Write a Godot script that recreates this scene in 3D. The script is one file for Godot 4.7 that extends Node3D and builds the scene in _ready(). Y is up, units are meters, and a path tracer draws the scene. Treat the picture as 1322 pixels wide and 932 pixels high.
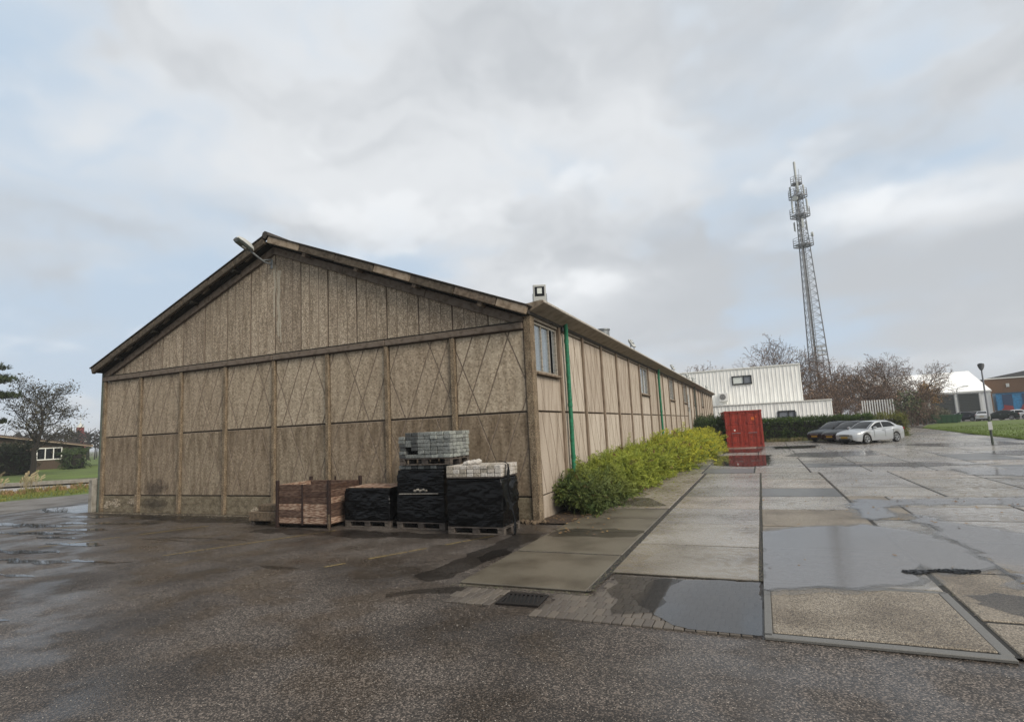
extends Node3D

var rng := RandomNumberGenerator.new()
var M := {}
var taken := {}

# ---------------------------------------------------------------- mesh builder
class MB:
	var v := PackedVector3Array()
	var n := PackedVector3Array()

	func tri(a: Vector3, b: Vector3, c: Vector3) -> void:   # counter-clockwise seen from outside
		var k := (b - a).cross(c - a).normalized()
		v.append(a); v.append(c); v.append(b)
		n.append(k); n.append(k); n.append(k)

	func quad(a: Vector3, b: Vector3, c: Vector3, d: Vector3) -> void:
		tri(a, b, c); tri(a, c, d)

	func stri(a: Vector3, b: Vector3, c: Vector3, na: Vector3, nb: Vector3, nc: Vector3) -> void:
		v.append(a); v.append(c); v.append(b)
		n.append(na); n.append(nc); n.append(nb)

	# chamfered box centred at c, size s, turned by basis q
	func box(c: Vector3, s: Vector3, q := Basis.IDENTITY, bev := 0.0) -> void:
		var h := s * 0.5
		if bev <= 0.0:
			var p := []
			for i in 8:
				p.append(c + q * Vector3(h.x * (1 if i & 1 else -1), h.y * (1 if i & 2 else -1), h.z * (1 if i & 4 else -1)))
			quad(p[4], p[5], p[7], p[6]); quad(p[1], p[0], p[2], p[3])
			quad(p[5], p[1], p[3], p[7]); quad(p[0], p[4], p[6], p[2])
			quad(p[6], p[7], p[3], p[2]); quad(p[0], p[1], p[5], p[4])
			return
		bev = minf(bev, minf(h.x, minf(h.y, h.z)) * 0.95)
		var k := h - Vector3.ONE * bev
		var f := []   # per corner: point on the x, y and z face
		for i in 8:
			var g := Vector3(1 if i & 1 else -1, 1 if i & 2 else -1, 1 if i & 4 else -1)
			f.append([c + q * Vector3(h.x * g.x, k.y * g.y, k.z * g.z), c + q * Vector3(k.x * g.x, h.y * g.y, k.z * g.z), c + q * Vector3(k.x * g.x, k.y * g.y, h.z * g.z)])
		quad(f[4][2], f[5][2], f[7][2], f[6][2]); quad(f[1][2], f[0][2], f[2][2], f[3][2])
		quad(f[5][0], f[1][0], f[3][0], f[7][0]); quad(f[0][0], f[4][0], f[6][0], f[2][0])
		quad(f[6][1], f[7][1], f[3][1], f[2][1]); quad(f[0][1], f[1][1], f[5][1], f[4][1])
		for e in [[0, 1, 1, 2], [2, 3, 1, 2], [4, 5, 1, 2], [6, 7, 1, 2], [0, 2, 0, 2], [1, 3, 0, 2], [4, 6, 0, 2], [5, 7, 0, 2], [0, 4, 0, 1], [1, 5, 0, 1], [2, 6, 0, 1], [3, 7, 0, 1]]:
			out_quad(f[e[0]][e[2]], f[e[1]][e[2]], f[e[1]][e[3]], f[e[0]][e[3]], c)
		for i in 8:
			out_tri(f[i][0], f[i][1], f[i][2], c)

	func out_tri(a: Vector3, b: Vector3, c: Vector3, o: Vector3) -> void:
		if (b - a).cross(c - a).dot((a + b + c) / 3.0 - o) < 0.0:
			tri(a, c, b)
		else:
			tri(a, b, c)

	func out_quad(a: Vector3, b: Vector3, c: Vector3, d: Vector3, o: Vector3) -> void:
		out_tri(a, b, c, o); out_tri(a, c, d, o)

	# beam of rectangular section between two points
	func bar(a: Vector3, b: Vector3, w: float, t := -1.0, bev := 0.0) -> void:
		var d := b - a
		var z := d.normalized()
		var x := Vector3.UP.cross(z)
		x = Vector3.RIGHT if x.length() < 0.01 else x.normalized()
		box((a + b) * 0.5, Vector3(w, w if t < 0.0 else t, d.length()), Basis(x, z.cross(x), z), bev)

	func tube(path: PackedVector3Array, rad: Array, sides := 6, cap := true) -> void:
		var rows := []
		var x := Vector3.ZERO
		for i in path.size():
			var d: Vector3 = (path[mini(i + 1, path.size() - 1)] - path[maxi(i - 1, 0)]).normalized()
			if x == Vector3.ZERO or absf(x.dot(d)) > 0.98:
				x = d.cross(Vector3(0.31, 0.17, 0.93) if absf(d.y) > 0.8 else Vector3.UP).normalized()
			else:
				x = (x - d * x.dot(d)).normalized()
			var y := d.cross(x)
			var r: float = rad[mini(i, rad.size() - 1)]
			var row := []
			for k in sides:
				var a := TAU * k / sides
				var nn := x * cos(a) + y * sin(a)
				row.append([path[i] + nn * r, nn])
			rows.append(row)
		for i in rows.size() - 1:
			for k in sides:
				var p = rows[i][k]; var q = rows[i][(k + 1) % sides]
				var s = rows[i + 1][(k + 1) % sides]; var t = rows[i + 1][k]
				stri(p[0], q[0], s[0], p[1], q[1], s[1])
				stri(p[0], s[0], t[0], p[1], s[1], t[1])
		if cap:
			for k in range(1, sides - 1):
				tri(rows[0][0][0], rows[0][k + 1][0], rows[0][k][0])
				var e = rows[-1]
				tri(e[0][0], e[k][0], e[k + 1][0])

	func cyl(a: Vector3, b: Vector3, r: float, sides := 8, r2 := -1.0) -> void:
		tube(PackedVector3Array([a, b]), [r, r if r2 < 0.0 else r2], sides)

	# extruded polygon: pts counter-clockwise in the local xy plane, from z0 to z1, placed by t
	func prism(pts: PackedVector2Array, z0: float, z1: float, t := Transform3D.IDENTITY) -> void:
		var m := pts.size()
		for i in m:
			var a := pts[i]; var b := pts[(i + 1) % m]
			quad(t * Vector3(a.x, a.y, z1), t * Vector3(a.x, a.y, z0), t * Vector3(b.x, b.y, z0), t * Vector3(b.x, b.y, z1))
		var ix := Geometry2D.triangulate_polygon(pts)
		for i in range(0, ix.size(), 3):
			var a := pts[ix[i]]; var b := pts[ix[i + 1]]; var c := pts[ix[i + 2]]
			if (b - a).cross(c - a) < 0.0:
				var s := b; b = c; c = s
			tri(t * Vector3(a.x, a.y, z1), t * Vector3(b.x, b.y, z1), t * Vector3(c.x, c.y, z1))
			tri(t * Vector3(a.x, a.y, z0), t * Vector3(c.x, c.y, z0), t * Vector3(b.x, b.y, z0))

	# smooth sheet through rows of points
	func grid(rows: Array, flip := false) -> void:
		var nr := rows.size()
		var nc: int = rows[0].size()
		var nn := []
		for i in nr:
			var r := []
			for j in nc:
				var du: Vector3 = rows[mini(i + 1, nr - 1)][j] - rows[maxi(i - 1, 0)][j]
				var dv: Vector3 = rows[i][mini(j + 1, nc - 1)] - rows[i][maxi(j - 1, 0)]
				var k := du.cross(dv).normalized()
				r.append(-k if flip else k)
			nn.append(r)
		for i in nr - 1:
			for j in nc - 1:
				var a: Vector3 = rows[i][j]; var b: Vector3 = rows[i + 1][j]; var c: Vector3 = rows[i + 1][j + 1]; var d: Vector3 = rows[i][j + 1]
				if flip:
					stri(a, d, c, nn[i][j], nn[i][j + 1], nn[i + 1][j + 1]); stri(a, c, b, nn[i][j], nn[i + 1][j + 1], nn[i + 1][j])
				else:
					stri(a, b, c, nn[i][j], nn[i + 1][j], nn[i + 1][j + 1]); stri(a, c, d, nn[i][j], nn[i + 1][j + 1], nn[i][j + 1])

	# flat sheet from a polygon of (x, z), facing up at height y
	func sheet(pts: PackedVector2Array, y: float) -> void:
		var ix := Geometry2D.triangulate_polygon(pts)
		for i in range(0, ix.size(), 3):
			var a := pts[ix[i]]; var b := pts[ix[i + 1]]; var c := pts[ix[i + 2]]
			if (b - a).cross(c - a) > 0.0:
				var s := b; b = c; c = s
			tri(Vector3(a.x, y, a.y), Vector3(b.x, y, b.y), Vector3(c.x, y, c.y))

	func add_to(m: ArrayMesh) -> ArrayMesh:
		var arr := []
		arr.resize(Mesh.ARRAY_MAX)
		arr[Mesh.ARRAY_VERTEX] = v
		arr[Mesh.ARRAY_NORMAL] = n
		m.add_surface_from_arrays(Mesh.PRIMITIVE_TRIANGLES, arr)
		return m

	func mesh() -> ArrayMesh:
		return add_to(ArrayMesh.new())


func free_name(called: String) -> String:
	var k: int = taken.get(called, 0)
	taken[called] = k + 1
	return called if k == 0 else "%s_%03d" % [called, k]


func tag(o: Node3D, label := "", category := "", group := "", kind := "") -> Node3D:
	if label: o.set_meta("label", label)
	if category: o.set_meta("category", category)
	if group: o.set_meta("group", group)
	if kind: o.set_meta("kind", kind)
	return o


func thing(called: String, at: Vector3, turn: float, label: String, category: String, group := "") -> Node3D:
	var o := Node3D.new()
	o.name = free_name(called)
	add_child(o)
	o.position = at
	o.rotation.y = turn
	return tag(o, label, category, group)


func part(called: String, mesh: Mesh, m: Material, parent: Node3D = self, t := Transform3D.IDENTITY) -> MeshInstance3D:
	var o := MeshInstance3D.new()
	o.mesh = mesh
	if m: o.material_override = m
	if parent == self:
		o.name = free_name(called)
	else:
		var at := 0
		o.name = called
		var key := str(parent.get_instance_id()) + called
		at = taken.get(key, 0)
		taken[key] = at + 1
		if at: o.name = "%s_%03d" % [called, at]
	o.transform = t
	parent.add_child(o, true)
	return o


func built(called: String, b: MB, m: Material, parent: Node3D = self) -> MeshInstance3D:
	return part(called, b.mesh(), m, parent)


func setting(called: String, b: MB, m: Material) -> MeshInstance3D:
	var o := built(called, b, m)
	tag(o, "", "", "", "structure")
	return o


func scatter(called: String, mesh: Mesh, m: Material, where: Array, cols: Array, parent: Node3D, kind := "stuff") -> MultiMeshInstance3D:
	var mm := MultiMesh.new()
	mm.transform_format = MultiMesh.TRANSFORM_3D
	mm.use_colors = cols.size() > 0
	mm.mesh = mesh
	mm.instance_count = where.size()
	for i in where.size():
		mm.set_instance_transform(i, where[i])
		if cols.size(): mm.set_instance_color(i, cols[i])
	var o := MultiMeshInstance3D.new()
	o.multimesh = mm
	o.material_override = m
	o.name = free_name(called) if parent == self else called
	if kind: o.set_meta("kind", kind)
	parent.add_child(o, true)
	return o


func copy(o: Node3D, label: String, at: Vector3, turn: float, called := "") -> Node3D:
	var r: Node3D = o.duplicate()
	r.name = free_name(called if called else String(o.name).rstrip("0123456789").trim_suffix("_"))
	add_child(r)
	r.position = at
	r.rotation.y = turn
	r.set_meta("label", label)
	return r


# ---------------------------------------------------------------- materials
func noise_tex(size: int, kind: int, freq: float, cols: Array, oct := 4, seed_ := 1, cell_return := -1, warp := 0.0) -> NoiseTexture2D:
	var f := FastNoiseLite.new()
	f.noise_type = kind
	f.frequency = freq
	f.seed = seed_
	f.fractal_octaves = oct
	f.fractal_type = FastNoiseLite.FRACTAL_FBM if oct > 1 else FastNoiseLite.FRACTAL_NONE
	if cell_return >= 0:
		f.cellular_return_type = cell_return
	if warp > 0.0:
		f.domain_warp_enabled = true
		f.domain_warp_amplitude = warp
		f.domain_warp_frequency = freq * 2.0
	var t := NoiseTexture2D.new()
	t.width = size
	t.height = size
	t.seamless = true
	t.noise = f
	if cols.size():
		var g := Gradient.new()
		var offs := PackedFloat32Array()
		var cc := PackedColorArray()
		for c in cols:
			offs.append(c[0])
			cc.append(c[1] if c[1] is Color else Color(c[1], c[1], c[1]))
		g.offsets = offs
		g.colors = cc
		t.color_ramp = g
	return t


func mt(col: Color, rough := 0.8, o := {}) -> StandardMaterial3D:
	var m := StandardMaterial3D.new()
	m.albedo_color = col
	m.roughness = rough
	m.metallic = o.get("metal", 0.0)
	if o.has("spec"): m.metallic_specular = o.spec
	if o.has("tex"):
		m.albedo_texture = o.tex
	if o.has("bump"):
		m.heightmap_enabled = true
		m.heightmap_texture = o.bump
		m.heightmap_scale = o.get("bump_cm", 0.5)
	if o.has("rough_tex"):
		m.roughness_texture = o.rough_tex
		m.roughness_texture_channel = BaseMaterial3D.TEXTURE_CHANNEL_GRAYSCALE
	m.uv1_triplanar = true
	m.uv1_world_triplanar = o.get("world", true)
	var s = o.get("scale", 1.0)
	m.uv1_scale = s if s is Vector3 else Vector3.ONE * s
	m.uv1_offset = o.get("offset", Vector3.ZERO)
	if o.has("stain"):
		m.detail_enabled = true
		m.detail_albedo = o.stain
		m.detail_blend_mode = BaseMaterial3D.BLEND_MODE_MUL
		m.detail_uv_layer = BaseMaterial3D.DETAIL_UV_2
		m.uv2_triplanar = true
		m.uv2_world_triplanar = true
		var s2 = o.get("stain_scale", 0.1)
		m.uv2_scale = s2 if s2 is Vector3 else Vector3.ONE * s2
	if o.has("clear"):
		m.clearcoat_enabled = true
		m.clearcoat = o.clear
		m.clearcoat_roughness = 0.05
	if o.has("alpha"):
		m.transparency = BaseMaterial3D.TRANSPARENCY_ALPHA
		m.albedo_color.a = o.alpha
	if o.has("back"):
		m.backlight_enabled = true
		m.backlight = o.back
	if o.get("vc", false): m.vertex_color_use_as_albedo = true
	return m


func grey(g: float) -> Color:
	return Color(g, g, g)


func make_materials() -> void:
	var SM := FastNoiseLite.TYPE_SIMPLEX_SMOOTH
	var CE := FastNoiseLite.TYPE_CELLULAR
	var CV := FastNoiseLite.RETURN_CELL_VALUE
	var CD := FastNoiseLite.RETURN_DISTANCE
	# pebble pictures: every cell one stone
	var chips := noise_tex(2048, CE, 0.36, [[0.0, Color(0.36, 0.345, 0.33)], [0.40, Color(0.48, 0.46, 0.44)], [0.70, Color(0.66, 0.635, 0.61)], [0.86, Color(1.0, 0.965, 0.93)], [1.0, Color(1, 0.96, 0.92)]], 1, 3, CV)
	var chip_relief := noise_tex(2048, CE, 0.36, [[0.0, 1.0], [0.7, 0.35], [1.0, 0.0]], 1, 3, CD)
	var pebbles := noise_tex(1024, CE, 0.16, [[0.0, Color(0.50, 0.465, 0.425)], [0.3, Color(0.69, 0.655, 0.605)], [0.6, Color(0.83, 0.79, 0.735)], [0.85, Color(0.98, 0.94, 0.875)], [1.0, Color(1, 0.98, 0.94)]], 1, 7, CV)
	var pebble_relief := noise_tex(1024, CE, 0.16, [[0.0, 1.0], [0.6, 0.35], [1.0, 0.0]], 1, 7, CD)
	var speckle := noise_tex(1024, CE, 0.12, [[0.0, Color(0.74, 0.72, 0.69)], [0.3, Color(0.86, 0.85, 0.83)], [0.8, Color(0.93, 0.925, 0.91)], [0.93, Color(1, 0.99, 0.97)], [1.0, Color(1, 1, 1)]], 1, 17, CV)
	var grit := noise_tex(1024, CE, 0.22, [[0.0, 0.80], [0.5, 0.91], [0.86, 0.96], [0.95, 1.0], [1.0, 1.0]], 1, 9, CV)
	var grit_relief := noise_tex(1024, CE, 0.25, [[0.0, 1.0], [1.0, 0.0]], 1, 9, CD)
	var stain := noise_tex(1024, SM, 0.008, [[0.0, Color(0.62, 0.58, 0.54)], [0.35, Color(0.87, 0.85, 0.82)], [0.6, Color(0.97, 0.965, 0.95)], [1.0, Color(1, 1, 1)]], 6, 21, -1, 20.0)
	var streak := noise_tex(1024, SM, 0.012, [[0.0, Color(0.70, 0.67, 0.63)], [0.38, Color(0.88, 0.865, 0.845)], [0.6, Color(0.97, 0.965, 0.955)], [1.0, Color(1, 1, 1)]], 6, 33, -1, 12.0)
	var soft_streak := noise_tex(1024, SM, 0.012, [[0.0, Color(0.78, 0.765, 0.74)], [0.36, Color(0.92, 0.912, 0.90)], [0.6, Color(0.98, 0.98, 0.975)], [1.0, Color(1, 1, 1)]], 6, 37, -1, 15.0)
	var fleck := noise_tex(1024, CE, 0.15, [[0.0, Color(0.66, 0.64, 0.61)], [0.35, Color(0.80, 0.785, 0.765)], [0.72, Color(0.88, 0.87, 0.85)], [0.86, Color(1, 0.985, 0.96)], [1.0, Color(1, 1, 1)]], 1, 19, CV)
	var soft := noise_tex(1024, SM, 0.005, [[0.0, Color(0.70, 0.68, 0.65)], [0.4, Color(0.88, 0.87, 0.855)], [0.65, Color(0.97, 0.97, 0.965)], [1.0, Color(1, 1, 1)]], 6, 26, -1, 40.0)
	var damp := noise_tex(1024, SM, 0.006, [[0.0, Color(0.61, 0.59, 0.57)], [0.3, Color(0.74, 0.72, 0.70)], [0.55, Color(0.92, 0.91, 0.90)], [1.0, Color(1, 1, 1)]], 6, 40, -1, 25.0)
	var wetness := noise_tex(1024, SM, 0.007, [[0.0, 0.22], [0.4, 0.38], [0.6, 0.62], [1.0, 0.85]], 5, 41, -1, 20.0)
	var slabwet := noise_tex(1024, SM, 0.006, [[0.0, 0.10], [0.40, 0.18], [0.6, 0.40], [1.0, 0.6]], 5, 45, -1, 20.0)
	var mottle := noise_tex(512, SM, 0.02, [[0.0, 0.62], [0.5, 0.86], [1.0, 1.0]], 5, 50)
	var grain := noise_tex(512, SM, 0.03, [[0.0, Color(0.45, 0.4, 0.36)], [0.5, Color(0.8, 0.77, 0.74)], [1.0, Color(1, 1, 1)]], 5, 52)
	var turf := noise_tex(1024, SM, 0.02, [[0.0, Color(0.55, 0.62, 0.4)], [0.5, Color(0.85, 0.92, 0.7)], [1.0, Color(1, 1, 0.85)]], 6, 55)
	var rustp := noise_tex(512, SM, 0.02, [[0.0, Color(0.42, 0.33, 0.29)], [0.42, Color(0.66, 0.54, 0.48)], [0.58, Color(0.88, 0.83, 0.80)], [1.0, Color(1, 0.99, 0.98)]], 6, 57, -1, 15.0)
	var ripple := noise_tex(512, SM, 0.012, [], 3, 60)
	var crinkle := noise_tex(512, SM, 0.02, [], 4, 61, -1, 20.0)

	M.asphalt = mt(Color(0.48, 0.462, 0.448), 1.0, {"tex": chips, "scale": 0.125, "bump": chip_relief, "bump_cm": 0.25, "rough_tex": wetness, "stain": damp, "stain_scale": 0.06})
	M.joint = mt(Color(0.13, 0.12, 0.10), 0.7, {"tex": mottle, "scale": 0.8})
	M.road = mt(Color(0.47, 0.46, 0.45), 0.75, {"tex": grit, "scale": 0.3, "stain": stain, "stain_scale": 0.1})
	M.soil = mt(Color(0.34, 0.27, 0.205), 0.95, {"tex": mottle, "scale": 1.0, "bump": grit_relief, "bump_cm": 2.0})
	M.turf = mt(Color(0.40, 0.455, 0.19), 0.95, {"tex": turf, "scale": 0.3, "stain": stain, "stain_scale": 0.02})
	M.field = mt(Color(0.34, 0.33, 0.20), 0.95, {"tex": turf, "scale": 0.05})
	M.slab = []
	for k in 6:
		var c: Color = [Color(0.545, 0.52, 0.48), Color(0.60, 0.58, 0.55), Color(0.57, 0.555, 0.54), Color(0.61, 0.575, 0.535), Color(0.52, 0.505, 0.48), Color(0.585, 0.57, 0.555)][k]
		M.slab.append(mt(c, 1.0, {"tex": grit, "scale": 0.8, "bump": grit_relief, "bump_cm": 0.06, "rough_tex": slabwet, "stain": soft, "stain_scale": 0.12, "offset": Vector3(k * 0.37, 0, k * 0.61)}))
	M.slab_damp = mt(Color(0.42, 0.395, 0.345), 0.42, {"tex": grit, "scale": 0.8, "bump": grit_relief, "bump_cm": 0.06, "stain": soft, "stain_scale": 0.2})
	M.slab_pebble = mt(Color(0.625, 0.608, 0.58), 0.45, {"tex": pebbles, "scale": 0.55, "bump": pebble_relief, "bump_cm": 0.8, "stain": soft, "stain_scale": 0.15})
	M.slab_dark = mt(Color(0.34, 0.335, 0.33), 0.3, {"tex": grit, "scale": 0.8, "stain": stain, "stain_scale": 0.3})
	M.slab_frame = mt(Color(0.42, 0.415, 0.40), 0.5, {"tex": grit, "scale": 0.9})
	M.paver = [mt(Color(0.375, 0.35, 0.32), 0.5, {"tex": grit, "scale": 0.8}), mt(Color(0.345, 0.32, 0.295), 0.45, {"tex": grit, "scale": 0.8}), mt(Color(0.40, 0.37, 0.335), 0.5, {"tex": grit, "scale": 0.8})]
	var blank := Image.create(4, 4, false, Image.FORMAT_RGB8)
	blank.fill(Color(1, 1, 1))
	M.sheen_edge = [mt(Color(0.40, 0.40, 0.395), 0.28, {"alpha": 0.22, "spec": 0.8, "tex": ImageTexture.create_from_image(blank)}), mt(Color(0.44, 0.44, 0.44), 0.18, {"alpha": 0.30, "spec": 0.8, "tex": ImageTexture.create_from_image(blank)}), mt(Color(0.47, 0.47, 0.475), 0.13, {"alpha": 0.36, "spec": 0.8, "tex": ImageTexture.create_from_image(blank)})]
	M.halo = mt(Color(0.10, 0.09, 0.08), 0.3, {"alpha": 0.26})
	M.water = mt(Color(0.20, 0.20, 0.205), 0.03, {"alpha": 0.72, "spec": 0.8, "tex": ImageTexture.create_from_image(blank)})
	M.wet_sheen = mt(Color(0.58, 0.58, 0.59), 0.10, {"alpha": 0.36, "spec": 0.8, "tex": ImageTexture.create_from_image(blank)})
	M.film = mt(Color(0.10, 0.09, 0.08), 0.3, {"alpha": 0.45})
	M.canal = mt(Color(0.60, 0.59, 0.58), 0.4, {"spec": 0.6})  # pale base colour stands in for sky reflected on the water
	M.line = mt(Color(0.60, 0.545, 0.37), 0.6, {"tex": grain, "scale": 1.5})
	M.white_line = mt(Color(0.66, 0.66, 0.65), 0.5, {"tex": grain, "scale": 1.2})
	# barn
	M.panel = []
	M.side_panel = []
	for k in 4:
		var c2: Color = [Color(0.685, 0.632, 0.56), Color(0.655, 0.60, 0.53), Color(0.715, 0.665, 0.595), Color(0.67, 0.615, 0.545)][k]
		M.panel.append(mt(c2, 0.9, {"tex": speckle, "scale": 0.22, "bump": grit_relief, "bump_cm": 0.2, "stain": soft_streak, "stain_scale": Vector3(0.33, 0.05, 0.33), "offset": Vector3(k * 0.3, k * 0.7, 0)}))
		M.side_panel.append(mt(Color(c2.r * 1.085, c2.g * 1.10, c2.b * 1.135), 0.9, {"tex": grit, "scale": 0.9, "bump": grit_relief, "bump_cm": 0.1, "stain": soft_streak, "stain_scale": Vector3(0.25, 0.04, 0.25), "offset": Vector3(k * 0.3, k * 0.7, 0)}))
	M.groove = mt(Color(0.525, 0.47, 0.41), 0.95, {"tex": mottle, "scale": 1.0})  # darker than the panels: shade in the grooves put into colour
	M.side_groove = mt(Color(0.50, 0.435, 0.365), 0.95, {"tex": mottle, "scale": 1.0})  # the same painted groove shade for the side wall
	M.gable = []
	for k in 3:
		M.gable.append(mt([Color(0.70, 0.65, 0.585), Color(0.67, 0.62, 0.56), Color(0.735, 0.685, 0.62)][k], 0.95, {"tex": fleck, "scale": 0.24, "bump": pebble_relief, "bump_cm": 0.3, "stain": soft_streak, "stain_scale": Vector3(0.4, 0.05, 0.4)}))
	M.low_panel = []
	for k in 4:
		var lc: Color = [Color(0.595, 0.54, 0.47), Color(0.57, 0.515, 0.445), Color(0.61, 0.56, 0.49), Color(0.58, 0.525, 0.455)][k]
		M.low_panel.append(mt(lc, 0.9, {"tex": speckle, "scale": 0.22, "bump": grit_relief, "bump_cm": 0.2, "stain": streak, "stain_scale": Vector3(0.30, 0.06, 0.30), "offset": Vector3(k * 0.3, k * 0.7, 0)}))
	M.lime = mt(Color(0.80, 0.77, 0.70), 0.9, {"alpha": 0.30})
	M.soot = mt(Color(0.17, 0.145, 0.145), 0.9, {"alpha": 0.06})
	M.pale_concrete = mt(Color(0.60, 0.585, 0.55), 0.9, {"tex": grit, "scale": 1.0, "stain": soft, "stain_scale": 0.6})
	M.post = mt(Color(0.60, 0.56, 0.50), 0.9, {"tex": pebbles, "scale": 0.5, "bump": pebble_relief, "bump_cm": 0.4, "stain": streak, "stain_scale": Vector3(0.6, 0.2, 0.6)})
	M.side_post = mt(Color(0.545, 0.485, 0.42), 0.9, {"tex": grit, "scale": 0.9, "stain": streak, "stain_scale": Vector3(0.5, 0.15, 0.5)})
	M.beam = mt(Color(0.46, 0.415, 0.375), 0.9, {"tex": grit, "scale": 0.9, "stain": stain, "stain_scale": Vector3(0.6, 0.6, 0.6)})
	M.dark_trim = mt(Color(0.15, 0.135, 0.11), 0.95, {"tex": mottle, "scale": 2.0})  # near-black tone for the ledge, roof underside and left purlin ends
	M.plinth = mt(Color(0.52, 0.485, 0.415), 0.95, {"tex": speckle, "scale": 0.3, "stain": streak, "stain_scale": Vector3(0.25, 0.5, 0.25)})
	M.plinth_flaked = mt(Color(0.78, 0.755, 0.70), 0.95, {"tex": grain, "scale": 1.0, "bump": crinkle, "bump_cm": 0.5, "stain": stain, "stain_scale": 1.3})
	M.verge = [mt(Color(0.66, 0.60, 0.53), 0.95, {"tex": grit, "scale": 0.9, "stain": stain, "stain_scale": 0.5}), mt(Color(0.40, 0.36, 0.31), 0.95, {"tex": mottle, "scale": 0.9, "stain": stain, "stain_scale": 0.6}), mt(Color(0.50, 0.445, 0.39), 0.95, {"tex": mottle, "scale": 0.9, "stain": stain, "stain_scale": 0.6})]
	M.lichen = mt(Color(0.5, 0.48, 0.42), 0.95)
	M.roof = mt(Color(0.27, 0.25, 0.23), 0.9, {"tex": mottle, "scale": 0.6})
	M.dark_core = mt(Color(0.14, 0.13, 0.125), 0.9)
	M.gutter = mt(Color(0.60, 0.555, 0.495), 0.9, {"tex": grit, "scale": 0.7, "stain": stain, "stain_scale": 0.35})
	M.pane = mt(Color(0.62, 0.68, 0.72), 0.06, {"alpha": 0.25})
	M.blind = mt(Color(0.42, 0.44, 0.47), 0.6)
	M.win_frame = mt(Color(0.62, 0.59, 0.54), 0.6, {"tex": mottle, "scale": 1.5})
	M.pipe_green = mt(Color(0.11, 0.47, 0.33), 0.4, {"tex": mottle, "scale": 1.0})
	M.pipe_old = mt(Color(0.33, 0.36, 0.32), 0.6, {"tex": mottle, "scale": 1.0})
	M.zinc = mt(Color(0.62, 0.64, 0.65), 0.45, {"metal": 0.6, "tex": mottle, "scale": 1.5})
	M.steel = mt(Color(0.55, 0.57, 0.58), 0.5, {"metal": 0.4, "tex": mottle, "scale": 1.0})
	M.mast = mt(Color(0.47, 0.48, 0.50), 0.6, {"metal": 0.3})
	M.lamp_grey = mt(Color(0.66, 0.67, 0.66), 0.45)
	M.lamp_glass = mt(Color(0.80, 0.82, 0.80), 0.15)
	M.lamp_dark = mt(Color(0.30, 0.31, 0.32), 0.5)
	M.lamp_lens = mt(Color(0.30, 0.34, 0.32), 0.12)
	M.white_plastic = mt(Color(0.80, 0.80, 0.79), 0.4)
	M.door_white = mt(Color(0.74, 0.72, 0.68), 0.6, {"tex": mottle, "scale": 1.0})
	# stacks
	M.wrap = mt(Color(0.012, 0.012, 0.016), 0.27, {"spec": 0.34, "bump": crinkle, "bump_cm": 0.4, "scale": Vector3(0.5, 2.6, 0.5)})
	M.wrap_white = mt(Color(0.62, 0.62, 0.60), 0.5, {"tex": grain, "scale": 1.5})
	M.pallet = [mt(Color(0.40, 0.38, 0.36), 0.9, {"tex": grain, "scale": Vector3(0.6, 2.0, 2.0)}), mt(Color(0.30, 0.28, 0.27), 0.9, {"tex": grain, "scale": Vector3(0.6, 2.0, 2.0)})]
	M.block_white = [mt(Color(0.74, 0.71, 0.67), 0.9, {"tex": mottle, "scale": 2.0}), mt(Color(0.66, 0.63, 0.58), 0.9, {"tex": mottle, "scale": 2.0}), mt(Color(0.79, 0.77, 0.74), 0.9, {"tex": mottle, "scale": 2.0})]
	M.block_grey = [mt(Color(0.54, 0.555, 0.545), 0.9, {"tex": mottle, "scale": 2.0}), mt(Color(0.47, 0.485, 0.475), 0.9, {"tex": mottle, "scale": 2.0}), mt(Color(0.30, 0.31, 0.31), 0.85, {"tex": mottle, "scale": 2.0}), mt(Color(0.62, 0.64, 0.62), 0.9, {"tex": mottle, "scale": 2.0})]
	M.rusty_wood = [mt(Color(0.40, 0.335, 0.29), 0.85, {"tex": rustp, "scale": Vector3(0.45, 3.5, 0.45)}), mt(Color(0.33, 0.26, 0.215), 0.85, {"tex": rustp, "scale": Vector3(0.45, 3.5, 0.45), "offset": Vector3(0.3, 0.2, 0)}), mt(Color(0.66, 0.60, 0.54), 0.85, {"tex": rustp, "scale": Vector3(0.45, 3.5, 0.45), "offset": Vector3(0.1, 0.6, 0)})]
	M.rusty_iron = mt(Color(0.20, 0.13, 0.10), 0.8, {"tex": rustp, "scale": 2.0})
	M.old_concrete = mt(Color(0.46, 0.40, 0.33), 0.95, {"tex": mottle, "scale": 1.2, "stain": stain, "stain_scale": 0.9})
	M.cast_iron = mt(Color(0.13, 0.11, 0.10), 0.55, {"metal": 0.4, "tex": mottle, "scale": 3.0})
	M.black = mt(Color(0.03, 0.03, 0.03), 0.6)
	# far things
	M.red_box = mt(Color(0.61, 0.19, 0.115), 0.5, {"tex": rustp, "scale": 0.35})
	M.red_box.albedo_texture = noise_tex(512, SM, 0.015, [[0.0, Color(0.62, 0.5, 0.45)], [0.4, Color(0.88, 0.84, 0.82)], [1.0, Color(1, 1, 1)]], 6, 70)
	M.red_bar = mt(Color(0.51, 0.155, 0.10), 0.5)
	M.orange_label = mt(Color(0.75, 0.36, 0.10), 0.5)
	M.cladding = mt(Color(0.95, 0.95, 0.935), 0.5, {"tex": noise_tex(512, SM, 0.01, [[0.0, 0.86], [0.5, 0.96], [1.0, 1.0]], 4, 72), "scale": Vector3(0.4, 0.06, 0.4)})
	M.dark_frame = mt(Color(0.10, 0.105, 0.11), 0.5)
	M.glass = mt(Color(0.06, 0.07, 0.08), 0.06, {"spec": 0.42})
	M.tent = mt(Color(0.94, 0.94, 0.93), 0.6)
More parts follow.
